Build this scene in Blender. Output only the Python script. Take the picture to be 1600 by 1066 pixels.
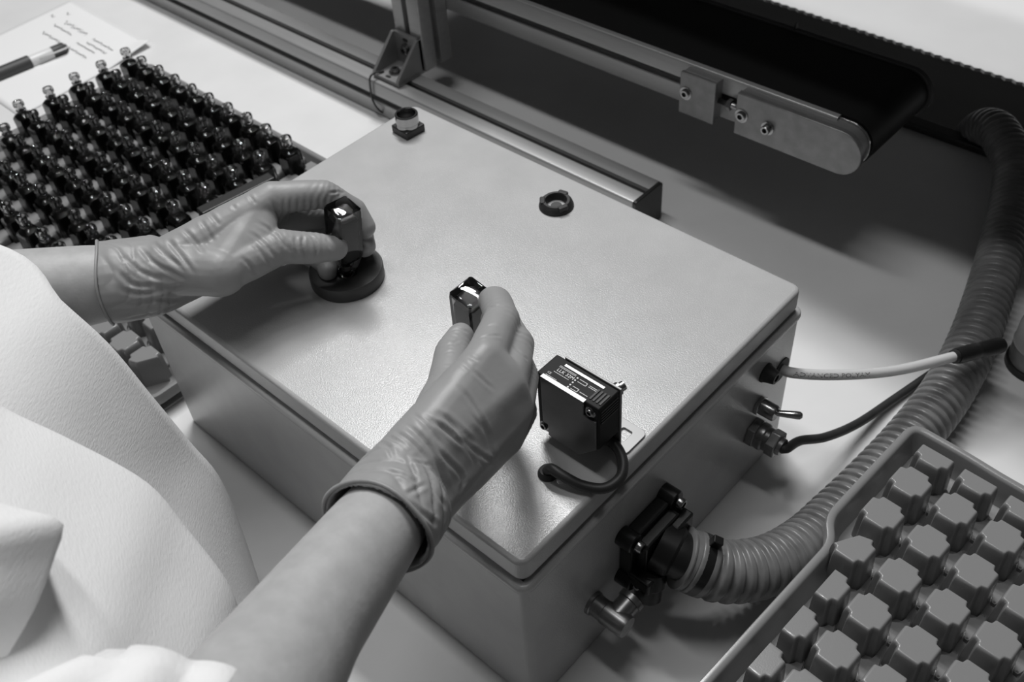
import bpy, bmesh, math, random
from mathutils import Vector, Matrix, noise

random.seed(7)
for _o in list(bpy.data.objects):
    bpy.data.objects.remove(_o, do_unlink=True)
scene = bpy.context.scene
COL = scene.collection
R = math.radians

# ------------------------------------------------------------------ camera
# world: origin = near lower corner of the grey box, X along its long side,
# Y along its short side (away from the worker), Z up; metres.
cam_data = bpy.data.cameras.new('camera')
cam = bpy.data.objects.new('camera', cam_data)
COL.objects.link(cam)
cam.matrix_world = Matrix(((0.738698, -0.441909, 0.508962, 0.233148), (0.671002, 0.553698, -0.493128, -0.217166), (-0.063894, 0.705786, 0.705537, 0.664358), (0.000000, 0.000000, 0.000000, 1.000000)))
cam_data.sensor_width = 36.0
cam_data.lens = 35.974
cam_data.clip_start = 0.02
cam_data.dof.use_dof = True
cam_data.dof.focus_distance = 0.64
cam_data.dof.aperture_fstop = 13.0
scene.camera = cam

# ------------------------------------------------------------------ world, lights, exposure
world = bpy.data.worlds.new('room_light')
scene.world = world
world.use_nodes = True
world.node_tree.nodes['Background'].inputs[0].default_value = (0.05, 0.05, 0.05, 1)
world.node_tree.nodes['Background'].inputs[1].default_value = 1.0

def area_light(name, loc, target, sx, sy, power, long_axis=(1, 0, 0)):
    d = bpy.data.lights.new(name, 'AREA')
    d.shape = 'RECTANGLE'; d.size = sx; d.size_y = sy; d.energy = power
    o = bpy.data.objects.new(name, d); COL.objects.link(o)
    z = (Vector(loc) - Vector(target)).normalized()
    x = Vector(long_axis); x = (x - z * x.dot(z)).normalized(); y = z.cross(x)
    m = Matrix((x, y, z)).transposed().to_4x4(); m.translation = Vector(loc)
    o.matrix_world = m
    return o
area_light('ceiling_tube', (-0.90, 0.85, 2.2), (-0.40, 0.2, 0.1), 1.3, 0.16, 24)
area_light('ceiling_tube', (-0.45, 0.05, 2.2), (-0.35, 0.1, 0.1), 1.3, 0.16, 14)
area_light('ceiling_tube', (-1.10, 1.05, 2.2), (-0.20, 0.1, 0.1), 0.8, 0.16, 25)

scene.view_settings.view_transform = 'Standard'
scene.view_settings.look = 'None'
scene.view_settings.gamma = 1.0
scene.view_settings.use_curve_mapping = False
scene.view_settings.exposure = -0.15

# ------------------------------------------------------------------ materials
MATS = {}
def mat(name, g, rough=0.5, metal=0.0, bump=None, var=None, spec=0.5, trans=0.0, ior=1.45, coat=0.0, sss=0.0, stretch=None):
    """grey procedural material; bump=(scale, strength, distance), var=(scale, amount)"""
    m = bpy.data.materials.new(name); m.use_nodes = True
    nt = m.node_tree; b = nt.nodes['Principled BSDF']
    b.inputs['Base Color'].default_value = (g, g, g, 1)
    b.inputs['Roughness'].default_value = rough
    b.inputs['Metallic'].default_value = metal
    b.inputs['Specular IOR Level'].default_value = spec
    b.inputs['IOR'].default_value = ior
    b.inputs['Transmission Weight'].default_value = trans
    b.inputs['Coat Weight'].default_value = coat
    if sss:
        b.inputs['Subsurface Weight'].default_value = sss
        b.inputs['Subsurface Radius'].default_value = (0.004, 0.004, 0.004)
        b.inputs['Subsurface Scale'].default_value = 1.0
    tc = nt.nodes.new('ShaderNodeTexCoord')
    src = tc.outputs['Object']
    if stretch:
        mp = nt.nodes.new('ShaderNodeMapping'); mp.inputs['Scale'].default_value = stretch
        nt.links.new(src, mp.inputs[0]); src = mp.outputs[0]
    if var:
        n = nt.nodes.new('ShaderNodeTexNoise'); n.inputs['Scale'].default_value = var[0]
        n.inputs['Detail'].default_value = 6
        nt.links.new(src, n.inputs['Vector'])
        r = nt.nodes.new('ShaderNodeValToRGB')
        lo, hi = g * (1 - var[1]), min(1.0, g * (1 + var[1]))
        r.color_ramp.elements[0].position = 0.3; r.color_ramp.elements[0].color = (lo, lo, lo, 1)
        r.color_ramp.elements[1].position = 0.7; r.color_ramp.elements[1].color = (hi, hi, hi, 1)
        nt.links.new(n.outputs['Fac'], r.inputs[0]); nt.links.new(r.outputs[0], b.inputs['Base Color'])
    if bump:
        n = nt.nodes.new('ShaderNodeTexNoise'); n.inputs['Scale'].default_value = bump[0]
        n.inputs['Detail'].default_value = 3
        nt.links.new(src, n.inputs['Vector'])
        bp = nt.nodes.new('ShaderNodeBump'); bp.inputs['Strength'].default_value = bump[1]
        bp.inputs['Distance'].default_value = bump[2]
        nt.links.new(n.outputs['Fac'], bp.inputs['Height']); nt.links.new(bp.outputs[0], b.inputs['Normal'])
    MATS[name] = m
    return m

mat('laminate', 0.72, 0.42, bump=(900, 0.06, 0.0004), var=(9, 0.05))
mat('enclosure_paint', 0.45, 0.22, bump=(1100, 0.28, 0.0006), var=(30, 0.05), spec=0.7)
mat('aluminium', 0.36, 0.38, 0.5, var=(60, 0.06), stretch=(0.2, 3, 3))
mat('slot_dark', 0.01, 0.6)
mat('plate_steel', 0.24, 0.45, 0.7, var=(90, 0.12))
mat('bracket_cast', 0.28, 0.5, 0.7, bump=(500, 0.15, 0.0004))
mat('bolt_steel', 0.33, 0.26, 1.0)
mat('chrome', 0.42, 0.16, 1.0)
mat('brass_grey', 0.24, 0.34, 0.85, var=(120, 0.2))
mat('belt', 0.006, 0.55, spec=0.25, bump=(260, 0.2, 0.0003), stretch=(0.15, 4, 1))
mat('black_plastic', 0.012, 0.32)
mat('black_rubber', 0.020, 0.5)
mat('puck_rubber', 0.045, 0.42, bump=(300, 0.08, 0.0005))
mat('tray_plastic', 0.24, 0.22, bump=(1100, 0.12, 0.0003))
mat('hose_plastic', 0.17, 0.30, var=(70, 0.22), bump=(180, 0.15, 0.0006))
mat('cable_rubber', 0.028, 0.48, var=(60, 0.3))
mat('clear_tube', 0.80, 0.20, trans=0.3, ior=1.3)
mat('print_ink', 0.05, 0.6)
mat('white_print', 0.75, 0.5)
mat('sensor_black', 0.005, 0.6, spec=0.3)
mat('sensor_metal', 0.16, 0.35, 0.8, var=(50, 0.12))
mat('sensor_bright', 0.62, 0.4, 0.3)
mat('sensor_edge', 0.26, 0.45, 0.5)
mat('glass_dark', 0.5, 0.03, trans=1.0, ior=1.5)
mat('glass_neck', 0.70, 0.02, trans=1.0, ior=1.45)
mat('bottle_content', 0.004, 0.35)
mat('glove', 0.30, 0.42, bump=(260, 0.10, 0.0008), spec=0.4)
mat('skin', 0.40, 0.48, bump=(420, 0.22, 0.0006), var=(110, 0.07), sss=0.15)
mat('gown', 0.80, 0.8, bump=(320, 0.30, 0.0008), spec=0.2, stretch=(1, 1, 3))
mat('gown_band', 0.72, 0.85, bump=(420, 0.6, 0.001), spec=0.2, stretch=(1, 3, 1))
mat('paper', 0.80, 0.8)
mat('handwriting', 0.16, 0.7)
mat('pen_white', 0.70, 0.35)
mat('pen_grey', 0.05, 0.5)
mat('bar_dark', 0.05, 0.4, 0.6)
mat('rail_dark', 0.02, 0.5)
mat('floor_dark', 0.055, 0.8)
mat('gap_panel', 0.34, 0.7)
mat('clear_plastic', 0.55, 0.15, trans=0.35, ior=1.3)
mat('shade_board_grey', 0.05, 0.6)
mat('far_laminate', 0.86, 0.5, var=(9, 0.03))

# ------------------------------------------------------------------ helpers
def link(o, parent=None):
    COL.objects.link(o)
    if parent is not None:
        o.parent = parent
    return o
def obj(name, verts, faces, m, parent=None, smooth=False, bevel=0.0, bseg=2):
    me = bpy.data.meshes.new(name)
    me.from_pydata([tuple(v) for v in verts], [], faces); me.update()
    bm = bmesh.new(); bm.from_mesh(me); bmesh.ops.recalc_face_normals(bm, faces=bm.faces[:]); bm.to_mesh(me); bm.free()
    return mobj(name, me, m, parent, smooth, bevel, bseg)
def mobj(name, me, m, parent=None, smooth=False, bevel=0.0, bseg=2):
    if not me.materials: me.materials.append(MATS[m])
    if smooth:
        me.polygons.foreach_set('use_smooth', [True] * len(me.polygons))
    o = link(bpy.data.objects.new(name, me), parent)
    if bevel:
        b = o.modifiers.new('bevel', 'BEVEL'); b.width = bevel; b.segments = bseg; b.limit_method = 'ANGLE'; b.angle_limit = R(35)
    return o
def bmobj(name, bm, m, parent=None, smooth=False, bevel=0.0, bseg=2):
    bmesh.ops.recalc_face_normals(bm, faces=bm.faces[:])
    me = bpy.data.meshes.new(name); bm.to_mesh(me); bm.free()
    return mobj(name, me, m, parent, smooth, bevel, bseg)
def smooth_by_angle(o, deg=40):
    me = o.data
    bm = bmesh.new(); bm.from_mesh(me)
    for f in bm.faces: f.smooth = True
    for e in bm.edges:
        e.smooth = len(e.link_faces) == 2 and e.calc_face_angle(0) < R(deg)
    bm.to_mesh(me); bm.free()
    return o
def thing(name, label, cat, loc=(0, 0, 0), group=None):
    o = bpy.data.objects.new(name, None); COL.objects.link(o); o.location = loc
    o.empty_display_size = 0.02
    return tag(o, label, cat, group)
def tag(o, label, cat, group=None):
    o['label'] = label; o['category'] = cat
    if group: o['group'] = group
    return o
def box_bm(x0, x1, y0, y1, z0, z1, bm=None):
    bm = bm or bmesh.new()
    vs = [bm.verts.new(p) for p in ((x0, y0, z0), (x1, y0, z0), (x1, y1, z0), (x0, y1, z0), (x0, y0, z1), (x1, y0, z1), (x1, y1, z1), (x0, y1, z1))]
    for f in ((0, 3, 2, 1), (4, 5, 6, 7), (0, 1, 5, 4), (1, 2, 6, 5), (2, 3, 7, 6), (3, 0, 4, 7)):
        bm.faces.new([vs[i] for i in f])
    return bm
def box(name, x0, x1, y0, y1, z0, z1, m, parent=None, bevel=0.0, bseg=2):
    return bmobj(name, box_bm(x0, x1, y0, y1, z0, z1), m, parent, bevel=bevel, bseg=bseg)
def frame(axis, up=(0, 0, 1)):
    z = Vector(axis).normalized(); u = Vector(up)
    if abs(z.dot(u.normalized())) > 0.95: u = Vector((0, 1, 0))
    x = u.cross(z).normalized(); y = z.cross(x)
    return Matrix((x, y, z)).transposed()
def at(origin, axis=(0, 0, 1), up=(0, 0, 1)):
    m = frame(axis, up).to_4x4(); m.translation = Vector(origin)
    return m
def lathe(name, prof, m, M=None, parent=None, segs=32, smooth=True, ang=35):
    """closed solid of revolution about local Z; prof = [(r, z), ...]"""
    M = M or Matrix()
    vs, fs = [], []
    rings = []
    for r, z in prof:
        if r < 1e-6:
            rings.append([len(vs)]); vs.append(M @ Vector((0, 0, z)))
        else:
            rings.append(list(range(len(vs), len(vs) + segs)))
            for i in range(segs):
                a = 2 * math.pi * i / segs
                vs.append(M @ Vector((r * math.cos(a), r * math.sin(a), z)))
    for a, b in zip(rings, rings[1:]):
        for i in range(segs):
            j = (i + 1) % segs
            if len(a) == 1 and len(b) == 1: continue
            if len(a) == 1: fs.append((a[0], b[i], b[j]))
            elif len(b) == 1: fs.append((a[i], a[j], b[0]))
            else: fs.append((a[i], a[j], b[j], b[i]))
    if len(rings[0]) > 1: fs.append(tuple(reversed(rings[0])))
    if len(rings[-1]) > 1: fs.append(tuple(rings[-1]))
    o = obj(name, vs, fs, m, parent)
    return smooth_by_angle(o, ang) if smooth else o
def prism(name, poly, z0, z1, m, M=None, parent=None, bevel=0.0, bseg=2, smooth=False):
    M = M or Matrix()
    n = len(poly)
    vs = [M @ Vector((x, y, z0)) for x, y in poly] + [M @ Vector((x, y, z1)) for x, y in poly]
    fs = [tuple(reversed(range(n))), tuple(range(n, 2 * n))] + [(i, (i + 1) % n, n + (i + 1) % n, n + i) for i in range(n)]
    o = obj(name, vs, fs, m, parent, bevel=bevel, bseg=bseg)
    if smooth: smooth_by_angle(o)
    return o
def ngon(n, r, ph=0.0):
    return [(r * math.cos(ph + 2 * math.pi * i / n), r * math.sin(ph + 2 * math.pi * i / n)) for i in range(n)]
def rrect(x0, x1, y0, y1, r, k=4):
    out = []
    for cx, cy, a0 in ((x1 - r, y1 - r, 0), (x0 + r, y1 - r, 90), (x0 + r, y0 + r, 180), (x1 - r, y0 + r, 270)):
        for i in range(k + 1):
            a = R(a0 + 90.0 * i / k); out.append((cx + r * math.cos(a), cy + r * math.sin(a)))
    return out
def spline(pts, n):
    """Catmull-Rom resample with near-even arc length"""
    P = [Vector(p) for p in pts]
    P = [2 * P[0] - P[1]] + P + [2 * P[-1] - P[-2]]
    dense = []
    for i in range(1, len(P) - 2):
        p0, p1, p2, p3 = P[i - 1:i + 3]
        for k in range(24):
            t = k / 24.0
            dense.append(0.5 * ((2 * p1) + (p2 - p0) * t + (2 * p0 - 5 * p1 + 4 * p2 - p3) * t * t + (3 * p1 - p0 - 3 * p2 + p3) * t ** 3))
    dense.append(P[-2].copy())
    L = [0.0]
    for a, b in zip(dense, dense[1:]): L.append(L[-1] + (b - a).length)
    out, j = [], 0
    for i in range(n):
        s = L[-1] * i / (n - 1)
        while j < len(L) - 2 and L[j + 1] < s: j += 1
        t = (s - L[j]) / max(1e-9, L[j + 1] - L[j])
        out.append(dense[j].lerp(dense[j + 1], min(1, max(0, t))))
    return out, L[-1]
def tube(name, path, rad, m, parent=None, segs=16, caps=True, smooth=True):
    """path: list of points; rad: number or list"""
    P = [Vector(p) for p in path]; n = len(P)
    rad = rad if isinstance(rad, (list, tuple)) else [rad] * n
    vs, fs = [], []
    T = (P[1] - P[0]).normalized()
    u = Vector((0, 0, 1)); u = (u - T * u.dot(T))
    if u.length < 1e-3: u = Vector((1, 0, 0)); u = u - T * u.dot(T)
    u.normalize()
    for i in range(n):
        T = (P[min(i + 1, n - 1)] - P[max(i - 1, 0)]).normalized()
        u = (u - T * u.dot(T)).normalized(); v = T.cross(u)
        for k in range(segs):
            a = 2 * math.pi * k / segs
            vs.append(P[i] + (u * math.cos(a) + v * math.sin(a)) * rad[i])
    for i in range(n - 1):
        for k in range(segs):
            j = (k + 1) % segs
            fs.append((i * segs + k, i * segs + j, (i + 1) * segs + j, (i + 1) * segs + k))
    if caps:
        fs.append(tuple(reversed(range(segs)))); fs.append(tuple(range((n - 1) * segs, n * segs)))
    return obj(name, vs, fs, m, parent, smooth=smooth)
def ico(c, r, sub=2):
    bm = bmesh.new(); bmesh.ops.create_icosphere(bm, subdivisions=sub, radius=r)
    out = [v.co + Vector(c) for v in bm.verts]; bm.free()
    return out
_ICO = None
def ball(c, r):
    global _ICO
    if _ICO is None: _ICO = [v.copy() for v in ico((0, 0, 0), 1.0, 3)]
    return [v * r + Vector(c) for v in _ICO]
def hull_into(bm, pts):
    vs = [bm.verts.new(p) for p in pts]
    res = bmesh.ops.convex_hull(bm, input=vs, use_existing_faces=False)
    junk = [g for g in res['geom_interior'] + res['geom_unused'] if isinstance(g, bmesh.types.BMVert) and g.is_valid]
    bmesh.ops.delete(bm, geom=list(set(junk)), context='VERTS')
def limb(bm, a, ra, b, rb):
    hull_into(bm, ball(a, ra) + ball(b, rb))
def disc(c, axis, r, n=28, flat=1.0, up=(0, 0, 1)):
    F = frame(axis, up)
    return [Vector(c) + F @ Vector((r * math.cos(2 * math.pi * i / n), r * flat * math.sin(2 * math.pi * i / n), 0)) for i in range(n)]
def remesh(bm, voxel, iters=6):
    """union of the closed shapes in bm as one even surface, then relaxed"""
    bmesh.ops.recalc_face_normals(bm, faces=bm.faces[:])
    me = bpy.data.meshes.new('tmp'); bm.to_mesh(me); bm.free()
    o = bpy.data.objects.new('tmp', me); COL.objects.link(o)
    md = o.modifiers.new('r', 'REMESH'); md.mode = 'VOXEL'; md.voxel_size = voxel
    if iters:
        s = o.modifiers.new('s', 'SMOOTH'); s.factor = 0.5; s.iterations = iters
    dg = bpy.context.evaluated_depsgraph_get()
    out = bpy.data.meshes.new_from_object(o.evaluated_get(dg))
    bpy.data.objects.remove(o); bpy.data.meshes.remove(me)
    return out

# ------------------------------------------------------------------ the setting
fl = box('floor', -3.0, 2.5, -2.5, 3.5, -0.80, -0.78, 'floor_dark'); fl['kind'] = 'structure'
W = box('worktop', -2.2, 1.4, -0.20, 0.785, -0.03, 0.0, 'laminate', bevel=0.002)
tag(W, 'white laminate worktop carrying the grey metal box and trays', 'worktop')
rail = box('edge_rail', -2.2, 1.4, 0.768, 0.786, 0.0003, 0.009, 'rail_dark', bevel=0.002)
tag(rail, 'dark strip along the rear edge of the white worktop', 'rail')
# far bench: sheet with a fine saw-toothed front edge
n_t = 300
poly = []
for i in range(n_t + 1):
    x = -1.2 + 1.9 * i / n_t
    poly.append((x, 0.9285 + 0.0215 * (0.05 - x) * 1.0 + (0.0027 if i % 2 else 0.0)))
poly += [(0.7, 2.2), (-1.2, 2.2)]
far = prism('far_worktop', poly, -0.004, 0.0, 'far_laminate')
tag(far, 'bright white surface with finely saw-toothed edge behind the conveyor', 'worktop')
sk = box('apron_panel', -1.2, 0.7, 0.942, 0.956, -0.78, -0.004, 'gap_panel')
tag(sk, 'dark grey panel between the conveyor and the bright far surface', 'panel')
sk.location = (0, 0, 0); sk.rotation_euler = (0, 0, R(-1.2))
# unseen board on posts, added above the conveyor to shade the back
sh = thing('shade_board', 'unseen grey board added over the conveyor to shade the back', 'shade board')
bd = box('board', -0.86, 0.85, 0.0, 0.895 - 0.506, 0.34, 0.34 + 0.02, 'shade_board_grey', sh)
bd.location = (0, 0.506, 0); bd.rotation_euler = (0, 0, R(-3))
for px_ in (-0.60, 0.70):
    box('post', px_ - 0.0225, px_ + 0.0225, 0.81, 0.855, -0.78, 0.34, 'aluminium', sh, bevel=0.002)

# ------------------------------------------------------------------ conveyor and its aluminium frame
conv = thing('belt_conveyor', 'small black belt conveyor on a slotted aluminium frame behind the box', 'conveyor', (-0.6, 0.5, 0))
conv.location = (0, 0, 0)
def profile_poly(h=0.0225, s=0.0043, d=0.011, r=0.0022, t=0.0042, wide=0.0085):
    q = []
    def corner(cx, cy, a0):
        for i in range(4):
            a = R(a0 + 30 * i); q.append((cx + r * math.cos(a), cy + r * math.sin(a)))
    for k in range(4):
        ca, sa = math.cos(R(90 * k)), math.sin(R(90 * k))
        loc = [(h, -s), (h - t, -s), (h - t, -wide), (h - d, -wide * 0.6), (h - d, wide * 0.6), (h - t, wide), (h - t, s), (h, s)]
        q += [(x * ca - y * sa, x * sa + y * ca) for x, y in loc]
        corner((h - r) * (ca - sa), (h - r) * (sa + ca), 90 * k)
    return q
PROF = profile_poly()
def profile(name, start, axis, length, parent, up=(0, 0, 1)):
    M = at(start, axis, up)
    o = prism(name, PROF, 0, length, 'aluminium', M, parent)
    return smooth_by_angle(o, 32)
base = profile('base_profile', (-1.75, 0.454, 0.0231), (1, 0, 0), 1.50, conv)
cap = prism('end_cap', rrect(-0.0225, 0.0225, -0.0225, 0.0225, 0.003), 0, 0.004, 'black_plastic', at((-0.250, 0.454, 0.0231), (1, 0, 0)), base, bevel=0.0008)
cap['label'] = 'black plastic end cap'
up_ = profile('upright_profile', (-0.6145, 0.5045, 0.0462), (0, 0, 1), 0.292, conv, up=(0, 1, 0))
# cast corner bracket: wall, foot, two gussets, slots and bolts
br = thing('corner_bracket', '', ''); del br['label']; del br['category']; br.parent = conv
bx0, bx1, byf, byb, bz0 = -0.6365, -0.5925, 0.4385, 0.4815, 0.0462
br = box('corner_bracket', bx0, bx1, byf, byb, bz0, bz0 + 0.005, 'bracket_cast', conv, bevel=0.0008)
br['label'] = 'cast metal corner bracket'
for o in [x for x in bpy.data.objects if x.type == 'EMPTY' and x.name.startswith('corner_bracket')]:
    bpy.data.objects.remove(o)
br.name = 'corner_bracket'
box('wall_plate', bx0, bx1, byb - 0.005, byb, bz0 + 0.004, bz0 + 0.043, 'bracket_cast', br, bevel=0.0008)
for gx in (bx0, bx1 - 0.004):
    pts = [(byf, bz0 + 0.003), (byf, bz0 + 0.007), (byb - 0.007, bz0 + 0.043), (byb, bz0 + 0.043), (byb, bz0 + 0.003)]
    vs = [(gx, y, z) for y, z in pts] + [(gx + 0.004, y, z) for y, z in pts]
    obj('gusset', vs, [(4, 3, 2, 1, 0), (5, 6, 7, 8, 9)] + [(i, (i + 1) % 5, 5 + (i + 1) % 5, 5 + i) for i in range(5)], 'bracket_cast', br, bevel=0.0006)
def cap_screw(name, M, r, h, parent, m='bolt_steel', washer=True):
    """socket-head screw pointing along local +Z"""
    p = []
    if washer: p += [(0, 0), (r * 1.45, 0), (r * 1.45, h * 0.25)]
    else: p += [(0, 0)]
    p += [(r, h * 0.25), (r, h * 0.85), (r * 0.86, h), (r * 0.55, h), (r * 0.5, h * 0.45), (0, h * 0.42)]
    o = lathe(name, p, m, M, parent, 20)
    sk_ = prism('hex_socket', ngon(6, r * 0.50), h * 0.44, h * 0.50, 'slot_dark', M, o)
    return o
cap_screw('bolt', at((-0.6145, 0.4545, bz0 + 0.005), (0, 0, 1)), 0.0052, 0.006, br)
cap_screw('bolt', at((-0.6145, byb - 0.005, bz0 + 0.025), (0, -1, 0)), 0.0052, 0.006, br)
prism('slot', rrect(-0.004, 0.004, -0.002, 0.002, 0.0018), 0, 0.0004, 'slot_dark', at((-0.6145, byb - 0.005, bz0 + 0.0365), (0, -1, 0)), br)
prism('slot', rrect(-0.004, 0.004, -0.002, 0.002, 0.0018), 0, 0.0004, 'slot_dark', at((-0.6145, 0.4432, bz0 + 0.005), (0, 0, 1)), br)
# side beam of the conveyor
beam = profile('side_beam', (-1.75, 0.5495, 0.1275), (1, 0, 0), 1.65, conv)
# belt loop: two straight runs and a half round nose
def belt_loop(y0, y1, xr, zc, r, xl, th):
    out, inn = [], []
    def ring(rr):
        q = [(xl, zc + rr)]
        for i in range(17):
            a = R(90 - 180 * i / 16); q.append((xr + rr * math.cos(a), zc + rr * math.sin(a)))
        q.append((xl, zc - rr)); return q
    a, b = ring(r), ring(r - th)
    n = len(a)
    vs = [(x, y0, z) for x, z in a] + [(x, y1, z) for x, z in a] + [(x, y0, z) for x, z in b] + [(x, y1, z) for x, z in b]
    fs = []
    for i in range(n - 1):
        fs += [(i, i + 1, n + i + 1, n + i), (2 * n + i, 3 * n + i, 3 * n + i + 1, 2 * n + i + 1), (i, 2 * n + i, 2 * n + i + 1, i + 1), (n + i, n + i + 1, 3 * n + i + 1, 3 * n + i)]
    fs += [(0, n, 3 * n, 2 * n), (n - 1, 3 * n - 1, 4 * n - 1, 2 * n - 1)]
    return vs, fs
vs, fs = belt_loop(0.5335, 0.634, -0.0885, 0.127, 0.0235, -1.75, 0.0025)
belt = obj('belt', vs, fs, 'belt', conv); smooth_by_angle(belt, 30); belt['label'] = 'matt black conveyor belt'
lathe('nose_roller', [(0.0, 0), (0.0205, 0), (0.0205, 0.107), (0.0, 0.107)], 'plate_steel', at((-0.0885, 0.530, 0.127), (0, 1, 0)), conv, 40)
box('belt_bed', -1.75, -0.10, 0.575, 0.630, 0.110, 0.144, 'slot_dark', conv)
# nose end plate: rounded end, carried on a spacer block
def slot_end(x0, xc, zc, h, n=16):
    q = [(x0, zc - h), ]
    q += [(xc + h * math.cos(R(-90 + 180 * i / n)), zc + h * math.sin(R(-90 + 180 * i / n))) for i in range(n + 1)]
    q += [(x0, zc + h)]
    return q
def xz_prism(name, poly, y0, y1, m, parent, bevel=0.0):
    n = len(poly)
    vs = [(x, y0, z) for x, z in poly] + [(x, y1, z) for x, z in poly]
    fs = [tuple(range(n)), tuple(reversed(range(n, 2 * n)))] + [(i, n + i, n + (i + 1) % n, (i + 1) % n) for i in range(n)]
    o = obj(name, vs, fs, m, parent, bevel=bevel)
    return smooth_by_angle(o, 30)
ep = xz_prism('end_plate', slot_end(-0.1938, -0.0870, 0.1262, 0.0218), 0.513, 0.5195, 'plate_steel', conv, 0.0007)
xz_prism('spacer_block', slot_end(-0.1925, -0.0880, 0.1266, 0.0205), 0.5195, 0.531, 'bracket_cast', ep)
xz_prism('roller_flange', slot_end(-0.105, -0.0885, 0.127, 0.0222), 0.5300, 0.5325, 'chrome', ep, 0.0004)
cap_screw('bolt', at((-0.1870, 0.513, 0.126), (0, -1, 0)), 0.0047, 0.0035, ep)
cap_screw('bolt', at((-0.1583, 0.513, 0.124), (0, -1, 0)), 0.0045, 0.0065, ep)
cp = box('clamp_plate', -0.2575, -0.2175, 0.513, 0.518, 0.1040, 0.1480, 'plate_steel', conv, bevel=0.0008)
box('clamp_block', -0.2565, -0.2185, 0.518, 0.5275, 0.106, 0.1475, 'bracket_cast', cp, bevel=0.0006)
cap_screw('bolt', at((-0.2500, 0.513, 0.127), (0, -1, 0)), 0.0046, 0.0035, cp)
ts = tube('tension_screw', [(-0.2185, 0.5225, 0.126), (-0.1925, 0.5225, 0.126)], 0.0028, 'bolt_steel', conv, 12)
prism('lock_nut', ngon(6, 0.0056), 0, 0.004, 'bolt_steel', at((-0.2080, 0.5225, 0.126), (1, 0, 0)), ts)
rear = xz_prism('rear_plate', slot_end(-1.75, -0.0870, 0.1268, 0.0250), 0.6365, 0.6420, 'floor_dark', conv, 0.0007)
obj('plate_tab', [(-0.2115, 0.6365, 0.150), (-0.2085, 0.6365, 0.150), (-0.2085, 0.6420, 0.150), (-0.2115, 0.6420, 0.150), (-0.2105, 0.637, 0.158), (-0.2095, 0.637, 0.158), (-0.2095, 0.6415, 0.158), (-0.2105, 0.6415, 0.158)],
    [(0, 1, 5, 4), (1, 2, 6, 5), (2, 3, 7, 6), (3, 0, 4, 7), (4, 5, 6, 7), (3, 2, 1, 0)], 'slot_dark', rear)
pth, _ = spline([(-0.6258, 0.4470, 0.0520), (-0.6301, 0.4361, 0.0540), (-0.6302, 0.4285, 0.0509), (-0.6337, 0.4290, 0.0342), (-0.6335, 0.4295, 0.0184), (-0.6228, 0.4275, 0.0112), (-0.6216, 0.4359, 0.0020), (-0.6139, 0.4382, 0.0020)], 30)
w = tube('thin_cable', pth, 0.0012, 'black_rubber', None, 10)
tag(w, 'thin black cable looping over the aluminium profile beside the bracket', 'cable')

# ------------------------------------------------------------------ grey control box
bxo = thing('control_box', 'grey textured metal control box with a flat overhanging lid', 'control box')
prism('body', rrect(-0.4015, 0.0015, -0.0015, 0.3015, 0.006, 5), 0.0008, 0.140, 'enclosure_paint', None, bxo, smooth=True)
def ring_prism(name, outer, inner, z0, z1, m, parent, bevel=0.0):
    n = len(outer)
    vs = [(x, y, z0) for x, y in outer] + [(x, y, z1) for x, y in outer] + [(x, y, z0) for x, y in inner] + [(x, y, z1) for x, y in inner]
    fs = []
    for i in range(n):
        j = (i + 1) % n
        fs += [(i, j, n + j, n + i), (2 * n + j, 2 * n + i, 3 * n + i, 3 * n + j), (n + i, n + j, 3 * n + j, 3 * n + i), (j, i, 2 * n + i, 2 * n + j)]
    o = obj(name, vs, fs, m, parent, bevel=bevel, bseg=3)
    return smooth_by_angle(o, 50)
ring_prism('rolled_edge', rrect(-0.4032, 0.0032, -0.0032, 0.3032, 0.008, 5), rrect(-0.392, -0.008, 0.008, 0.292, 0.004, 5), 0.1385, 0.1455, 'enclosure_paint', bxo, 0.0024)
box('gasket', -0.397, -0.003, 0.003, 0.297, 0.140, 0.149, 'slot_dark', bxo)
lid = prism('lid', rrect(-0.400, 0.000, 0.000, 0.300, 0.0075, 6), 0.1480, 0.1672, 'enclosure_paint', None, bxo, bevel=0.0030, bseg=4, smooth=True)
LZ = 0.1672
# square nut with a chromed threaded sleeve
nut = prism('square_nut', [(x * 0.0105, y * 0.0105) for x, y in ((-1, -1), (1, -1), (1, 1), (-1, 1))], 0, 0.0075, 'bar_dark', Matrix.Translation((-0.3710, 0.2660, LZ)) @ Matrix.Rotation(R(-4), 4, 'Z'), bxo, bevel=0.0012)
lathe('threaded_sleeve', [(0.0074, 0.0), (0.0102, 0.0), (0.0102, 0.0065), (0.0098, 0.0085), (0.0102, 0.009), (0.0102, 0.0165), (0.0096, 0.0172), (0.0083, 0.0172), (0.0080, 0.0165), (0.0078, 0.004), (0.0, 0.004)], 'chrome',
      Matrix.Translation((-0.3710, 0.2660, LZ + 0.0015)), nut, 40)
# black rubber grommet with three lugs
gr = lathe('grommet', [(0.0, -0.004), (0.0135, -0.004), (0.0135, 0.0), (0.0139, 0.0012), (0.0128, 0.0042), (0.0108, 0.0062), (0.0088, 0.0062), (0.0080, 0.0048), (0.0075, -0.0005), (0.0, -0.0012)], 'black_rubber',
      Matrix.Translation((-0.1995, 0.2640, LZ)), bxo, 40)
for k in range(3):
    a = R(100 + 120 * k)
    prism('lug', rrect(-0.0042, 0.0042, -0.0022, 0.0022, 0.0015), 0.001, 0.0068, 'black_rubber', Matrix.Translation((-0.1995 + 0.0108 * math.cos(a), 0.2640 + 0.0108 * math.sin(a), LZ)) @ Matrix.Rotation(a + R(90), 4, 'Z'), gr, bevel=0.0008)
lathe('inner_disc', [(0, 0), (0.0045, 0), (0.0045, 0.0018), (0, 0.0018)], 'puck_rubber', Matrix.Translation((-0.1995, 0.2640, LZ - 0.001)), gr)
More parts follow.
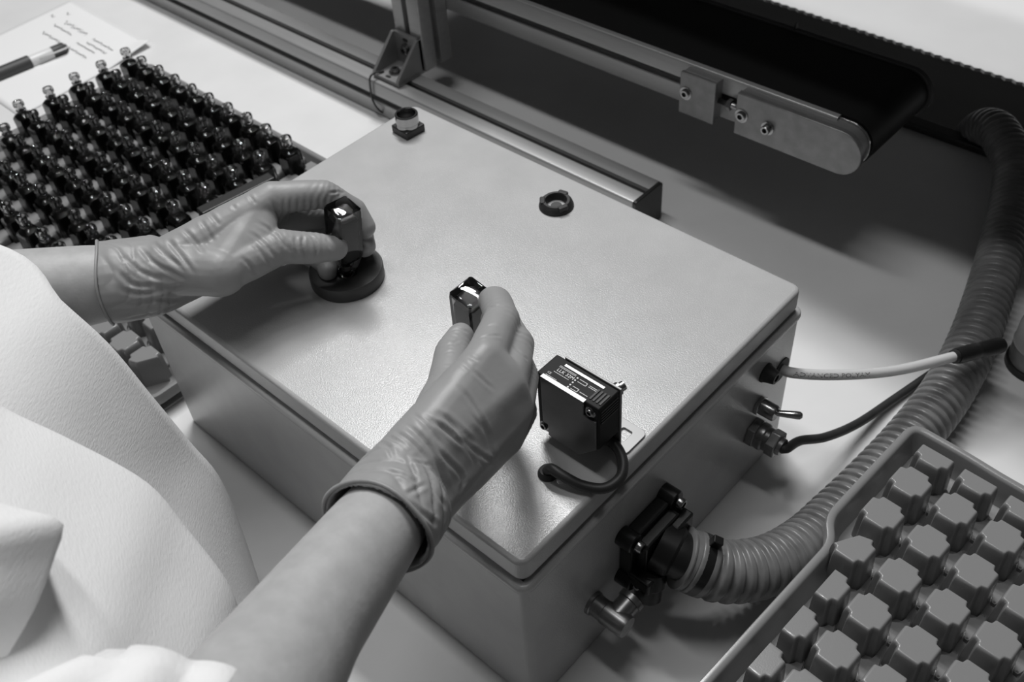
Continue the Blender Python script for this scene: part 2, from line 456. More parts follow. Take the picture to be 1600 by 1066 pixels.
# fittings on the right-hand side of the body (face at x = 0.0015)
FX = 0.0015
def onface(y, z, x=FX): return at((x, y, z), (1, 0, 0))
lathe('plug_button', [(0, 0), (0.0080, 0), (0.0080, 0.001), (0.0070, 0.002), (0.0052, 0.0090), (0.0048, 0.0098), (0.0028, 0.0098), (0.0024, 0.0085), (0, 0.0085)], 'black_rubber', onface(0.2585, 0.1140), bxo)
lathe('tube_hole', [(0, 0), (0.0105, 0), (0.0105, 0.0007), (0, 0.0007)], 'slot_dark', onface(0.2835, 0.0960), bxo)
sw = prism('toggle_switch', ngon(6, 0.0085, 0.3), 0, 0.0035, 'chrome', onface(0.2560, 0.0812), bxo, bevel=0.0005)
lathe('threaded_bush', [(0, 0), (0.0064, 0), (0.0064, 0.011), (0.0056, 0.0125), (0, 0.0125)], 'bolt_steel', onface(0.2560, 0.0812, FX + 0.003), sw)
lv = at((FX + 0.013, 0.2560, 0.0812), (0.85, 0.52, -0.02))
lathe('lever', [(0, 0), (0.0010, 0), (0.0024, 0.004), (0.0031, 0.017), (0.0030, 0.0192), (0.0018, 0.0207), (0, 0.021)], 'chrome', lv, sw, 20)
gl = prism('cable_gland', ngon(6, 0.0128, 0.2), 0, 0.007, 'brass_grey', onface(0.2525, 0.0545), bxo, bevel=0.0008)
lathe('gland_collar', [(0, 0), (0.0108, 0), (0.0112, 0.003), (0.0108, 0.005), (0.0096, 0.006), (0.0096, 0.010), (0.0, 0.010)], 'brass_grey', onface(0.2525, 0.0545, FX + 0.007), gl)
prism('gland_nut', ngon(6, 0.0112, 0.55), 0, 0.008, 'brass_grey', onface(0.2525, 0.0545, FX + 0.016), gl, bevel=0.0008)
lathe('gland_mouth', [(0, 0), (0.0075, 0), (0.0068, 0.003), (0, 0.003)], 'brass_grey', onface(0.2525, 0.0545, FX + 0.024), gl)
# black valve block that takes the hose
VY, VZ = 0.1130, 0.0760
va = prism('hose_valve', rrect(-0.0245, 0.0245, -0.0245, 0.0245, 0.005), 0, 0.010, 'black_plastic', onface(VY, VZ), bxo, bevel=0.001)
prism('valve_block', rrect(-0.0190, 0.0190, -0.0190, 0.0190, 0.004), 0.010, 0.0180, 'black_plastic', onface(VY, VZ), va, bevel=0.0012)
lathe('outlet', [(0, 0), (0.0185, 0), (0.0185, 0.012), (0.0165, 0.014), (0.0165, 0.020), (0.0152, 0.027), (0.0152, 0.030), (0, 0.030)], 'black_plastic', at((FX + 0.014, VY, VZ), (1.0000, 0.2500, -0.2500)), va, 40)
for sy in (-1, 1):
    for sz in (-1, 1):
        lathe('lobe', [(0, 0), (0.0072, 0), (0.0072, 0.0115), (0.0064, 0.0122), (0, 0.0122)], 'black_plastic', onface(VY + sy * 0.0225, VZ + sz * 0.0225), va, 24)
        cap_screw('bolt', onface(VY + sy * 0.0225, VZ + sz * 0.0225, FX + 0.0122), 0.0040, 0.0055, va, washer=False)
box('valve_tab', FX + 0.008, FX + 0.024, VY + 0.008, VY + 0.026, VZ + 0.002, VZ + 0.016, 'black_plastic', va, bevel=0.0015)
box('valve_arm', FX + 0.008, FX + 0.026, VY - 0.026, VY - 0.006, VZ - 0.022, VZ - 0.010, 'black_plastic', va, bevel=0.0015)
lathe('lower_port', [(0, 0), (0.011, 0), (0.011, 0.012), (0.0095, 0.014), (0.0095, 0.024), (0, 0.024)], 'black_plastic', at((FX + 0.018, VY - 0.012, VZ - 0.012), (0.15, -0.35, -1)), va, 28)
# nickel elbow below it
EY, EZ = 0.0600, 0.0540
el = lathe('elbow_fitting', [(0, 0), (0.0088, 0), (0.0088, 0.0025), (0.0078, 0.003), (0.0078, 0.011), (0.0084, 0.0115), (0.0084, 0.027), (0.0076, 0.0295), (0, 0.0295)], 'brass_grey', onface(EY, EZ), bxo, 28)
lathe('elbow_branch', [(0, 0), (0.0080, 0), (0.0080, 0.014), (0.0092, 0.0145), (0.0092, 0.0185), (0.0078, 0.019), (0.0, 0.019)], 'brass_grey', at((FX + 0.0190, EY, EZ), (0.05, 0.95, 0.18)), el, 28)

# ------------------------------------------------------------------ bottles
def sq_ring(h, c, z, n=16):
    """16-point ring: square of half-width h with corner chamfer c"""
    q = []
    base = [(h, -(h - c)), (h, h - c), (h - c, h), (-(h - c), h), (-h, h - c), (-h, -(h - c)), (-(h - c), -h), (h - c, -h)]
    for i in range(8):
        a, b = base[i], base[(i + 1) % 8]
        q.append((a[0], a[1], z)); q.append(((a[0] + b[0]) / 2, (a[1] + b[1]) / 2, z))
    return q
def circ_ring(r, z):
    return [(r * math.cos(R(-45 + 22.5 * (i - 0.55))), r * math.sin(R(-45 + 22.5 * (i - 0.55))), z) for i in range(16)]
def ring_solid(rings, cap0=True, cap1=True):
    vs, fs = [], []
    for r in rings: vs += r
    n = 16
    for k in range(len(rings) - 1):
        for i in range(n):
            j = (i + 1) % n
            fs.append((k * n + i, k * n + j, (k + 1) * n + j, (k + 1) * n + i))
    if cap0: fs.append(tuple(reversed(range(n))))
    if cap1: fs.append(tuple(range((len(rings) - 1) * n, len(rings) * n)))
    return vs, fs
HB = 0.0099
def bottle_parts(root):
    vs, fs = ring_solid([sq_ring(HB * 0.80, 0.0022, 0), sq_ring(HB * 0.96, 0.0012, 0.0014), sq_ring(HB, 0.0013, 0.004), sq_ring(HB, 0.0013, 0.0430), sq_ring(HB * 0.95, 0.0018, 0.0455), sq_ring(HB * 0.84, 0.0030, 0.0478), circ_ring(HB * 0.70, 0.0494), circ_ring(0.0052, 0.0506), circ_ring(0.0046, 0.0514)])
    g = obj('glass_body', vs, fs, 'glass_dark', root); smooth_by_angle(g, 28)
    vs, fs = ring_solid([sq_ring(HB * 0.62, 0.0022, 0.0090), sq_ring(HB * 0.74, 0.0020, 0.0120), sq_ring(HB * 0.78, 0.0020, 0.0425), sq_ring(HB * 0.74, 0.0026, 0.0460), circ_ring(0.0036, 0.0495)])
    c = obj('contents', vs, fs, 'bottle_content', root); smooth_by_angle(c, 28)
    nk = lathe('neck', [(0.0027, 0.0510), (0.0047, 0.0510), (0.0047, 0.0530), (0.0057, 0.0534), (0.0057, 0.0548), (0.0047, 0.0554), (0.0047, 0.0585), (0.0060, 0.0592), (0.0062, 0.0625), (0.0056, 0.0644), (0.0042, 0.0648), (0.0032, 0.0642), (0.0028, 0.0540), (0.0, 0.0535)], 'glass_neck', None, root, 18)
    return root
def copy_tree(o, parent=None):
    c = o.copy(); COL.objects.link(c); c.parent = parent
    for ch in o.children: copy_tree(ch, c)
    return c
ORD = ['', 'first', 'second', 'third', 'fourth', 'fifth', 'sixth', 'seventh', 'eighth', 'ninth', 'tenth']
bot0 = thing('glass_bottle', '', 'bottle', group='filled bottles standing in the left tray')
bottle_parts(bot0)
TX, TY, PX_, PY_ = -0.8895, 0.2712, 0.0341, 0.0356
first = True
for r in range(8):
    for k in range(10):
        if (r == 5 and k < 1) or (r == 6 and k < 2) or (r == 7 and k < 4): continue
        o = bot0 if first else copy_tree(bot0)
        first = False
        o.location = (TX + PX_ * k + random.uniform(-.0006, .0006), TY - PY_ * r + random.uniform(-.0006, .0006), 0.0100)
        o.rotation_euler = (random.uniform(-.02, .02), random.uniform(-.02, .02), random.uniform(-.12, .12))
        cname = 'rightmost' if k == 9 else ORD[10 - k] + ' from the right'
        rname = 'back row' if r == 0 else ORD[r + 1] + ' row from the back'
        o['label'] = 'dark glass bottle in the left tray, %s, %s' % (cname, rname)

# ------------------------------------------------------------------ moulded trays
def post_outline(h, b, half=None):
    """square of half-size h with quarter-round bites of size b at the corners"""
    q = []
    for cx, cy, s in ((1, 1, 0), (-1, 1, 1), (-1, -1, 2), (1, -1, 3)):
        pts = [(h, h - 1.18 * b), (h - .12 * b, h - 1.02 * b), (h - .45 * b, h - .95 * b), (h - .82 * b, h - .82 * b), (h - .95 * b, h - .45 * b), (h - 1.02 * b, h - .12 * b), (h - 1.18 * b, h)]
        for x, y in (pts if s % 2 == 0 else list(reversed(pts))):
            q.append((x * cx, y * cy))
    return q
def post_mesh(name, clip=None):
    rings = []
    spec = [(1.06, 0.0), (1.01, 0.018), (0.99, 0.0240), (0.975, 0.0265), (0.945, 0.0288), (0.905, 0.0303), (0.86, 0.0309), (0.82, 0.0310), (0.76, 0.0310)]
    out0 = post_outline(0.0131, 0.0050)
    vs, fs = [], []
    n = None
    for s, z in spec:
        ring = []
        for x, y in out0:
            x, y = x * s, y * s
            if clip:
                x, y = clip(x, y, s)
            ring.append((x, y, z))
        n = len(ring); vs += ring
    for k in range(len(spec) - 1):
        for i in range(n):
            j = (i + 1) % n
            fs.append((k * n + i, k * n + j, (k + 1) * n + j, (k + 1) * n + i))
    fs.append(tuple(range((len(spec) - 1) * n, len(spec) * n)))
    me = bpy.data.meshes.new(name); me.from_pydata(vs, [], fs); me.update()
    me.materials.append(MATS['tray_plastic'])
    bm = bmesh.new(); bm.from_mesh(me); bmesh.ops.recalc_face_normals(bm, faces=bm.faces[:])
    for f in bm.faces: f.smooth = True
    for e in bm.edges:
        e.smooth = len(e.link_faces) == 2 and e.calc_face_angle(0) < R(48)
    bm.to_mesh(me); bm.free()
    return me
def cl_left(x, y, s): return (max(x, -0.0025 * s), y)
def cl_top(x, y, s): return (x, min(y, 0.0020 * s))
def cl_cut(x, y, s):
    d = (-x + y * 0.55) - 0.0075 * s
    return (x + d * 0.75, y - d * 0.42) if d > 0 else (x, y)
def cl_right(x, y, s): return (min(x, 0.0035 * s), y)
POST = post_mesh('post')
POST_L = post_mesh('post_half', cl_left); POST_T = post_mesh('post_top', cl_top); POST_C = post_mesh('post_cut', cl_cut); POST_R = post_mesh('post_side', cl_right)
# four-pointed floor pad of a cell with a small dimple on every point
def pad_mesh():
    q = []
    for k in range(4):
        a = R(90 * k)
        for rr, da in ((0.0112, -9), (0.0126, -5), (0.0126, 5), (0.0112, 9), (0.0074, 24), (0.0066, 45), (0.0074, 66)):
            q.append((rr * math.cos(a + R(da)), rr * math.sin(a + R(da))))
    n = len(q)
    vs = [(x, y, 0) for x, y in q] + [(x * .97, y * .97, 0.0030) for x, y in q]
    fs = [tuple(range(n, 2 * n))] + [(i, (i + 1) % n, n + (i + 1) % n, n + i) for i in range(n)]
    for k in range(4):
        cx, cy = 0.0108 * math.cos(R(90 * k)), 0.0108 * math.sin(R(90 * k))
        b = len(vs)
        vs += [(cx + 0.0013 * math.cos(R(60 * i)), cy + 0.0013 * math.sin(R(60 * i)), 0.0028) for i in range(6)] + [(cx, cy, 0.0042)]
        fs += [(b + i, b + (i + 1) % 6, b + 6) for i in range(6)]
    me = bpy.data.meshes.new('pad'); me.from_pydata(vs, [], fs); me.update(); me.materials.append(MATS['tray_plastic'])
    return me
PAD = pad_mesh()
def mpart(name, me, loc, parent, rz=0.0):
    o = bpy.data.objects.new(name, me); COL.objects.link(o); o.parent = parent; o.location = loc
    if rz: o.rotation_euler = (0, 0, rz)
    return o
def rim_mesh(name, path, m, parent, inward=0.0085, drop=0.026):
    """closed path of (x, y): rolled lip with an inner wall going down to the base"""
    P = [Vector((x, y)) for x, y in path]; n = len(P)
    sec = [(-0.0035, -0.010), (-0.0030, -0.002), (-0.0022, -0.0004), (0.0, 0.0), (0.0022, -0.0006), (0.0034, -0.0025), (0.0045, -0.012), (inward, -drop)]
    vs, fs = [], []
    for i in range(n):
        t = (P[(i + 1) % n] - P[i - 1]).normalized(); nr = Vector((t.y, -t.x))   # outward for CCW path
        for o_, z in sec: vs.append((P[i].x - nr.x * o_, P[i].y - nr.y * o_, z))
    k = len(sec)
    for i in range(n):
        j = (i + 1) % n
        for a in range(k - 1): fs.append((i * k + a, j * k + a, j * k + a + 1, i * k + a + 1))
    o = obj(name, vs, fs, m, parent); smooth_by_angle(o, 50)
    s = o.modifiers.new('thick', 'SOLIDIFY'); s.thickness = 0.0008; s.offset = -1
    return o
def rounded_path(pts, r=0.008, k=5):
    out = []
    n = len(pts)
    for i in range(n):
        a, b, c = Vector(pts[i - 1]), Vector(pts[i]), Vector(pts[(i + 1) % n])
        rr = min(r, (a - b).length * 0.45, (c - b).length * 0.45)
        p, q = b + (a - b).normalized() * rr, b + (c - b).normalized() * rr
        for j in range(k + 1):
            t = j / k
            out.append(tuple(p * (1 - t) ** 2 + b * 2 * t * (1 - t) + q * t * t))
    # densify long runs
    res = []
    for i in range(len(out)):
        a, b = Vector(out[i]), Vector(out[(i + 1) % len(out)])
        m_ = max(1, int((b - a).length / 0.02))
        for j in range(m_): res.append(tuple(a.lerp(b, j / m_)))
    return res

# empty tray, right: local origin at top centre of its first full post, rows run to -y, columns to +x
tr = thing('moulded_tray', 'empty grey moulded plastic tray with studded posts lying over the hose', 'tray', (0.1530, 0.2608, 0.0800))
tr.rotation_euler = (0, 0, -0.0543)
tr_h = 0.031
NC, NR = 9, 9
PW, PV = 0.0331, 0.0355
xr_, yb_ = PW * NC + 0.004, -PV * (NR - 0.2)
base_pts = [(-0.0475, yb_), (xr_, yb_), (xr_, 0.0548), (-0.0520, 0.0548), (-0.0520, -0.047), (-0.0465, -0.062)]
step = []
rim_pts = rounded_path([(-0.0472, -0.3124), (0.3012, -0.3124), (0.3012, 0.0534), (0.0066, 0.0534), (-0.0159, 0.0548), (-0.0604, 0.0548), (-0.0604, -0.0564), (-0.0472, -0.0727)], 0.010)
rimo = rim_mesh('rim', rim_pts, 'tray_plastic', tr, 0.0085, 0.022); rimo.location = (0, 0, -0.0090)
n = len(rim_pts)
bp = [(x, y) for x, y in rim_pts]
prism('base', bp, -0.0332, -0.0310, 'tray_plastic', None, tr)
for j in range(-1, NR):
    for i in range(-1, NC):
        loc = (PW * i, -PV * j, -tr_h)
        me = POST
        if j == -1: me = POST_T; loc = (PW * i, PV - 0.003, -tr_h)
        elif i == -1:
            if j == 2: me = POST_C
            elif j >= 3: me = POST_L; loc = (PW * i + 0.0035, -PV * j, -tr_h)
        if j == -1 and i == -1: loc = (-PW + 0.001, PV - 0.0025, -tr_h)
        mpart('post', me, loc, tr)
for j in range(-1, NR - 1):
    for i in range(-1, NC - 1):
        mpart('cell_pad', PAD, (PW * (i + 0.5), -PV * (j + 0.5), -tr_h), tr)

# filled tray, left
tl = thing('moulded_tray', 'grey moulded tray holding the dark bottles, left of the box', 'tray', (TX, TY, 0.0012))
tl_posts = []
NCL, NRL = 14, 9
lx0, lx1, ly0, ly1 = -0.040, PX_ * 13.55, -PY_ * 8.15, 0.040
lp = rounded_path([(lx0, ly0), (lx1, ly0), (lx1, ly1), (lx0, ly1)], 0.010)
ro = rim_mesh('rim', lp, 'tray_plastic', tl, 0.0085, 0.018); ro.location = (0, 0, 0.0225)
prism('base', lp, 0.0, 0.0025, 'tray_plastic', None, tl)
for j in range(-1, 8):
    for i in range(-1, 13):
        me = POST
        loc = (PX_ * (i + 0.5), -PY_ * (j + 0.5), 0.0025)
        if j == -1: me = POST_T
        if i == -1: me = POST_L
        if i == 12 and j == 7:
            me = POST_C; o = mpart('post', me, (loc[0] - 0.002, loc[1], loc[2]), tl, R(180)); continue
        mpart('post', me, loc, tl)
for j in range(0, 8):
    for i in range(0, 13):
        mpart('cell_pad', PAD, (PX_ * i, -PY_ * j, 0.0025), tl)

# dark bar standing between the last bottles and the box
bar = thing('flat_bar', 'dark flat metal bar beside the last bottles of the left tray', 'bar')
bm = box_bm(-0.0062, 0.0062, -0.041, 0.041, -0.012, 0.012)
b_ = bmobj('bar', bm, 'bar_dark', bar, bevel=0.0008); b_.location = (-0.5515, 0.1815, 0.0475 + 0.010); b_.rotation_euler = (0, 0, R(-7))
bs = cap_screw('screw', at((-0.5395, 0.2150, 0.061), (0.95, -0.1, 0.3)), 0.0035, 0.004, bar)

# ------------------------------------------------------------------ paper with notes, pen
pap = thing('note_sheet', 'white sheet of paper with handwritten notes beside the bottles', 'paper')
def sheet(name, nu, nv, f, m, parent, th=0.0):
    vs = [f(i / (nu - 1), j / (nv - 1)) for j in range(nv) for i in range(nu)]
    fs = [(j * nu + i, j * nu + i + 1, (j + 1) * nu + i + 1, (j + 1) * nu + i) for j in range(nv - 1) for i in range(nu - 1)]
    o = obj(name, vs, fs, m, parent, smooth=True)
    if th:
        s = o.modifiers.new('thick', 'SOLIDIFY'); s.thickness = th; s.offset = 0
    return o
PA, PB, PC = Vector((-1.2265, 0.3631, 0.0000)), Vector((-1.0066, 0.3594, 0.0000)), Vector((-1.2130, 0.1585, 0.0000))   # back corner, right corner, left-front direction
def paper_f(u, v):
    p = PA + (PB - PA) * u + (PC - PA) * v
    lift = 0.009 * max(0.0, u - 0.86) / 0.14 * (1 - v * 3 if v < 0.33 else 0) + 0.0010
    return (p.x, p.y, max(0.0008, lift))
sheet('sheet', 30, 24, paper_f, 'paper', pap, 0.0006)
rs = random.Random(3)
def scribble(u0, v0, length, amp):
    vs, fs = [], []
    d = (PB - PA).normalized(); e = (PC - PA).normalized()
    p0 = PA + (PB - PA) * u0 + (PC - PA) * v0
    n_ = max(8, int(length / 0.0011)); ph = rs.random() * 6
    c = []
    for i in range(n_):
        a = i * 1.15 + ph
        c.append(p0 + d * (length * i / n_ + 0.0012 * math.cos(a * 0.7)) + e * (amp * math.sin(a) * (0.6 + 0.4 * math.sin(i * 0.37))))
    w_ = 0.0007
    for i, p in enumerate(c):
        vs += [(p.x - e.x * w_, p.y - e.y * w_, 0.0018), (p.x + e.x * w_, p.y + e.y * w_, 0.0018)]
    fs = [(2 * i, 2 * i + 1, 2 * i + 3, 2 * i + 2) for i in range(n_ - 1)]
    obj('handwritten_line', vs, fs, 'handwriting', pap)
for u0, v0, l_, a_ in [(0.069, 0.202, 0.012, 0.0022), (0.141, 0.116, 0.010, 0.0022), (0.205, 0.261, 0.050, 0.0020), (0.242, 0.191, 0.060, 0.0045), (0.233, 0.365, 0.050, 0.0030), (0.542, 0.295, 0.050, 0.0010), (0.590, 0.199, 0.055, 0.0020), (0.604, 0.249, 0.050, 0.0020), (0.545, 0.363, 0.050, 0.0020)]:
    scribble(u0, v0, l_, a_)
pen = thing('ballpoint_pen', 'white pen with dark grip lying on the note sheet', 'pen')
p0, p1 = Vector((-1.1031, 0.1886, 0.0062)), Vector((-1.0943, 0.2744, 0.0062))
pd = (p1 - p0).normalized(); PL = (p1 - p0).length
def along(s): return tuple(p0 + pd * s)
g0 = PL * 0.48
lathe('grip', [(0, -0.10), (0.006, -0.085), (0.0088, -0.07), (0.0094, 0), (0.0094, g0), (0.0080, g0 + 0.001), (0, g0 + 0.001)], 'pen_grey', at(p0, pd), pen, 20)
lathe('barrel', [(0, 0), (0.0079, 0), (0.0079, PL * 0.36), (0.0072, PL * 0.38), (0, PL * 0.38)], 'pen_white', at(along(g0), pd), pen, 20)
lathe('cap_ring', [(0, 0), (0.0081, 0), (0.0081, 0.016), (0.0070, 0.018), (0.005, 0.018), (0.0045, 0.021), (0, 0.021)], 'pen_grey', at(along(g0 + PL * 0.37), pd), pen, 20)
q0 = Vector(along(g0 + PL * 0.18)); q1 = Vector(along(g0 + PL * 0.37 + 0.019)); off = Vector((0.010, -0.006, 0.004))
tube('clip', [q0 + off * 0.8, q1 + off, q1 + off * 0.7 + pd * 0.003, q1], 0.0012, 'pen_white', pen, 8)

# ------------------------------------------------------------------ rubber cup on the lid and the two held bottles
pk = lathe('rubber_cup', [(0.0, 0.0), (0.0272, 0.0), (0.0276, 0.001), (0.0276, 0.0095), (0.0270, 0.0105), (0.0262, 0.0105), (0.0150, 0.0075), (0.0085, 0.0062), (0.0075, 0.0035), (0.0, 0.003)], 'puck_rubber', Matrix.Translation((-0.2660, 0.1030, LZ + 0.0003)), None, 56)
tag(pk, 'dark round rubber cup on the lid under the left hand', 'rubber cup')
def held_bottle(label, base_top, axis_down, spin):
    b = thing('glass_bottle', label, 'bottle')
    bottle_parts(b)
    z = Vector(axis_down).normalized(); x = Vector((math.cos(spin), math.sin(spin), 0)); x = (x - z * x.dot(z)).normalized(); y = z.cross(x)
    m = Matrix((x, y, z)).transposed().to_4x4(); m.translation = Vector(base_top)
    b.matrix_world = m
    return b
held_bottle('square glass bottle held upside down in the rubber cup by left glove', (-0.2578, 0.1067, 0.2360), (-0.1291, -0.0579, -0.9899), -0.087)
held_bottle('square glass bottle pinched upside down by the right glove', (-0.1161, 0.0897, 0.2480), (-0.1260, 0.0858, -0.9883), -0.052)

# ------------------------------------------------------------------ photoelectric sensor on the lid
se = thing('photo_sensor', 'black and silver block sensor on a bracket at the lid edge', 'sensor')
sx0, sx1, sy0, sy1, sz0, sz1 = -0.0550, -0.0075, 0.0780, 0.0985, 0.1755, 0.2255
shape = [(sx0, sz0), (sx0 + 0.0335, sz0), (sx1, sz0 + 0.0145), (sx1, sz1), (sx0, sz1)]
def xzp(name, poly, y0, y1, m, parent, bevel=0.0):
    return xz_prism(name, poly, y0, y1, m, parent, bevel)
sb = xzp('housing', shape, sy0 + 0.0012, sy1, 'sensor_black', se, 0.001)
face = [(sx0 + 0.0045, sz0 + 0.010), (sx0 + 0.0085, sz0 + 0.010), (sx0 + 0.0085, sz0), (sx0 + 0.033, sz0), (sx1 - 0.0015, sz0 + 0.0145), (sx1 - 0.0015, sz1 - 0.011), (sx1 - 0.0105, sz1 - 0.011), (sx1 - 0.0105, sz1 + 0.0002), (sx0 + 0.0045, sz1 + 0.0002)]
xzp('front_plate', face, sy0 - 0.0002, sy0 + 0.0016, 'sensor_metal', se, 0.0003)
box('front_edge', sx0 + 0.0045, sx1 - 0.0105, sy0, sy0 + 0.0028, sz1 - 0.0004, sz1 + 0.0006, 'sensor_bright', se)
box('rear_strip', sx0 + 0.010, sx1 - 0.008, sy1 - 0.0052, sy1 - 0.0034, sz1 - 0.0003, sz1 + 0.0005, 'sensor_bright', se)
xzp('rear_plate', [(sx0 + 0.006, sz0 - 0.004), (sx1 + 0.0005, sz0 - 0.004), (sx1 + 0.0005, sz1 + 0.0008), (sx0 + 0.006, sz1 + 0.0008)], sy1, sy1 + 0.0016, 'sensor_edge', se, 0.0004)
for bx_, bz_ in ((sx1 - 0.0062, sz1 - 0.0058), (sx0 + 0.0042, sz0 + 0.0045)):
    cap_screw('screw', at((bx_, sy0 + 0.0016, bz_), (0, -1, 0)), 0.0026, 0.0022, se)
for k in range(4):
    box('vent_rib', sx1 - 0.0100 + k * 0.0024, sx1 - 0.0088 + k * 0.0024, sy0 + 0.0045, sy1 - 0.0070, sz1 - 0.0002, sz1 + 0.0006, 'black_rubber', se)
for k in range(5):
    box('side_rib', sx1 - 0.0002, sx1 + 0.0005, sy0 + 0.003, sy1 - 0.002, sz1 - 0.0045 - k * 0.0023, sz1 - 0.0034 - k * 0.0023, 'black_rubber', se)
lathe('lens_knob', [(0, 0), (0.0042, 0), (0.0042, 0.002), (0.0030, 0.0025), (0.0030, 0.0055), (0, 0.0058)], 'bolt_steel', at((sx1 - 0.004, sy1 + 0.0016, sz1 - 0.0035), (0.25, 1, 0.1)), se, 20)
# angled bracket: foot on the lid with a slotted hole
foot = ring_prism('bracket_foot', rrect(-0.0255, -0.0035, 0.0990, 0.1225, 0.004, 4), [(x * 0.34 - 0.0145 * 0.66, y * 0.42 + 0.1125 * 0.58) for x, y in rrect(-0.0255, -0.0035, 0.0990, 0.1225, 0.004, 4)], LZ, LZ + 0.0016, 'sensor_edge', se, 0.0003)
xzp('bracket_leg', [(-0.0255, LZ), (-0.0075, LZ), (-0.0075, LZ + 0.010), (-0.0160, LZ + 0.014), (-0.0255, LZ + 0.014)], 0.0990, 0.1005, 'sensor_metal', se, 0.0003)
def text_mesh(body, size):
    cu = bpy.data.curves.new('txt', 'FONT'); cu.body = body; cu.size = size; cu.resolution_u = 2
    o = bpy.data.objects.new('txt', cu); COL.objects.link(o)
    me = bpy.data.meshes.new_from_object(o.evaluated_get(bpy.context.evaluated_depsgraph_get()))
    bpy.data.objects.remove(o); bpy.data.curves.remove(cu)
    return me
def text_on(name, body, size, M, m, parent):
    me = text_mesh(body, size); me.transform(M); me.materials.clear(); me.materials.append(MATS[m])
    return mobj(name, me, m, parent)
TM = lambda x, y: Matrix.Translation((x, y, sz1 + 0.00012))
text_on('printed_type', 'LLK 32M', 0.0034, TM(sx0 + 0.0085, sy0 + 0.0098), 'white_print', se)
text_on('printed_mark', 'CE', 0.0022, TM(sx0 + 0.0052, sy0 + 0.0052), 'white_print', se)
def bar_mark(name, x0, x1, y0, y1):
    return box(name, sx0 + x0, sx0 + x1, sy0 + y0, sy0 + y1, sz1, sz1 + 0.00014, 'white_print', se)
# too small to read in the photograph: rows of fine print and a wiring diagram with round terminals
for x0, x1, y0 in ((0.0080, 0.0205, 0.0140), (0.0080, 0.0205, 0.0131), (0.0078, 0.0190, 0.0082), (0.0055, 0.0135, 0.0036)):
    k_ = x0
    while k_ < x1:
        w_ = 0.0006 + 0.0005 * random.random(); bar_mark('print_dash', k_, min(x1, k_ + w_), y0, y0 + 0.0004); k_ += w_ + 0.0003
for k in range(5):
    lathe('print_dot', [(0, 0), (0.0006, 0), (0.0006, 0.00014), (0, 0.00014)], 'white_print', Matrix.Translation((sx0 + 0.0222, sy0 + 0.0128 - k * 0.0022, sz1)), se, 10)
for x0, x1, y0 in ((0.0240, 0.0300, 0.0127), (0.0240, 0.0296, 0.0105), (0.0240, 0.0290, 0.0061), (0.0240, 0.0285, 0.0039), (0.0315, 0.0372, 0.0123), (0.0315, 0.0372, 0.0112), (0.0300, 0.0358, 0.0050)):
    bar_mark('print_line', x0, x1, y0, y0 + 0.00035)
bar_mark('print_line', 0.0296, 0.0300, 0.0105, 0.0130); bar_mark('print_line', 0.0285, 0.0289, 0.0039, 0.0064)
pth, _ = spline([(-0.0180, 0.0880, 0.1820), (-0.0112, 0.0953, 0.1800), (-0.0001, 0.0919, 0.1760), (0.0067, 0.0819, 0.1735), (0.0037, 0.0704, 0.1715), (-0.0072, 0.0629, 0.1725), (-0.0188, 0.0591, 0.1760), (-0.0270, 0.0582, 0.1770), (-0.0308, 0.0588, 0.1720), (-0.0327, 0.0601, 0.1660)], 48)
tube('sensor_cable', pth, 0.0033, 'cable_rubber', se, 16)
lathe('cable_seal', [(0, 0), (0.0062, 0), (0.0062, 0.0015), (0.0048, 0.0042), (0.0, 0.0045)], 'black_rubber', Matrix.Translation((-0.0315, 0.0593, 0.1672)), se, 24)

# ------------------------------------------------------------------ hose, clear air tube, black cable, filter unit
ho = thing('corrugated_hose', 'grey corrugated suction hose curving from the box across the worktop', 'hose')
NH = 1500
pth, HL = spline([(0.0320, 0.1165, 0.0715), (0.0556, 0.1331, 0.0580), (0.0726, 0.1640, 0.0450), (0.0800, 0.2054, 0.0310), (0.0823, 0.2485, 0.0230), (0.0863, 0.2910, 0.0228), (0.0894, 0.3436, 0.0228), (0.0891, 0.4085, 0.0250), (0.0785, 0.4827, 0.0270), (0.0525, 0.5857, 0.0300), (0.0215, 0.6854, 0.0300), (0.0015, 0.7290, 0.0330), (-0.0180, 0.7540, 0.0340), (-0.0360, 0.7750, 0.0310), (-0.0540, 0.7920, 0.0170), (-0.0670, 0.8030, -0.0120), (-0.0720, 0.8060, -0.0500)], NH)
HP = 0.0085
rad = []
for i in range(NH):
    s = HL * i / (NH - 1)
    c = 0.5 + 0.5 * math.cos(2 * math.pi * s / HP)
    rad.append((0.0177 + 0.0012 * (1 - min(1, s / 0.16))) + 0.0030 * (1 - (1 - c) ** 2.6))
tube('hose_wall', pth, rad, 'hose_plastic', ho, 28, caps=True)
hi = int(NH * 0.012 / HL)
kz = int(NH * 0.013 / HL)
kdir = (pth[kz + 6] - pth[kz - 6]).normalized()
tie = lathe('cable_tie', [(0.0190, -0.003), (0.0218, -0.003), (0.0218, 0.003), (0.0190, 0.003)], 'black_plastic', at(pth[kz], kdir), ho, 40)
KF = frame(kdir)
hp = pth[kz] + KF @ Vector((0.004, 0.0232, 0))
bmobj('tie_head', box_bm(-0.003, 0.003, -0.0035, 0.005, -0.0035, 0.0035), 'black_plastic', ho, bevel=0.0006).matrix_world = at(hp, kdir)
k2 = int(NH * 0.004 / HL)
lathe('hose_cuff', [(0.0175, -0.002), (0.0208, -0.002), (0.0212, 0.002), (0.0175, 0.002)], 'hose_plastic', at(pth[k2], kdir), ho, 40)

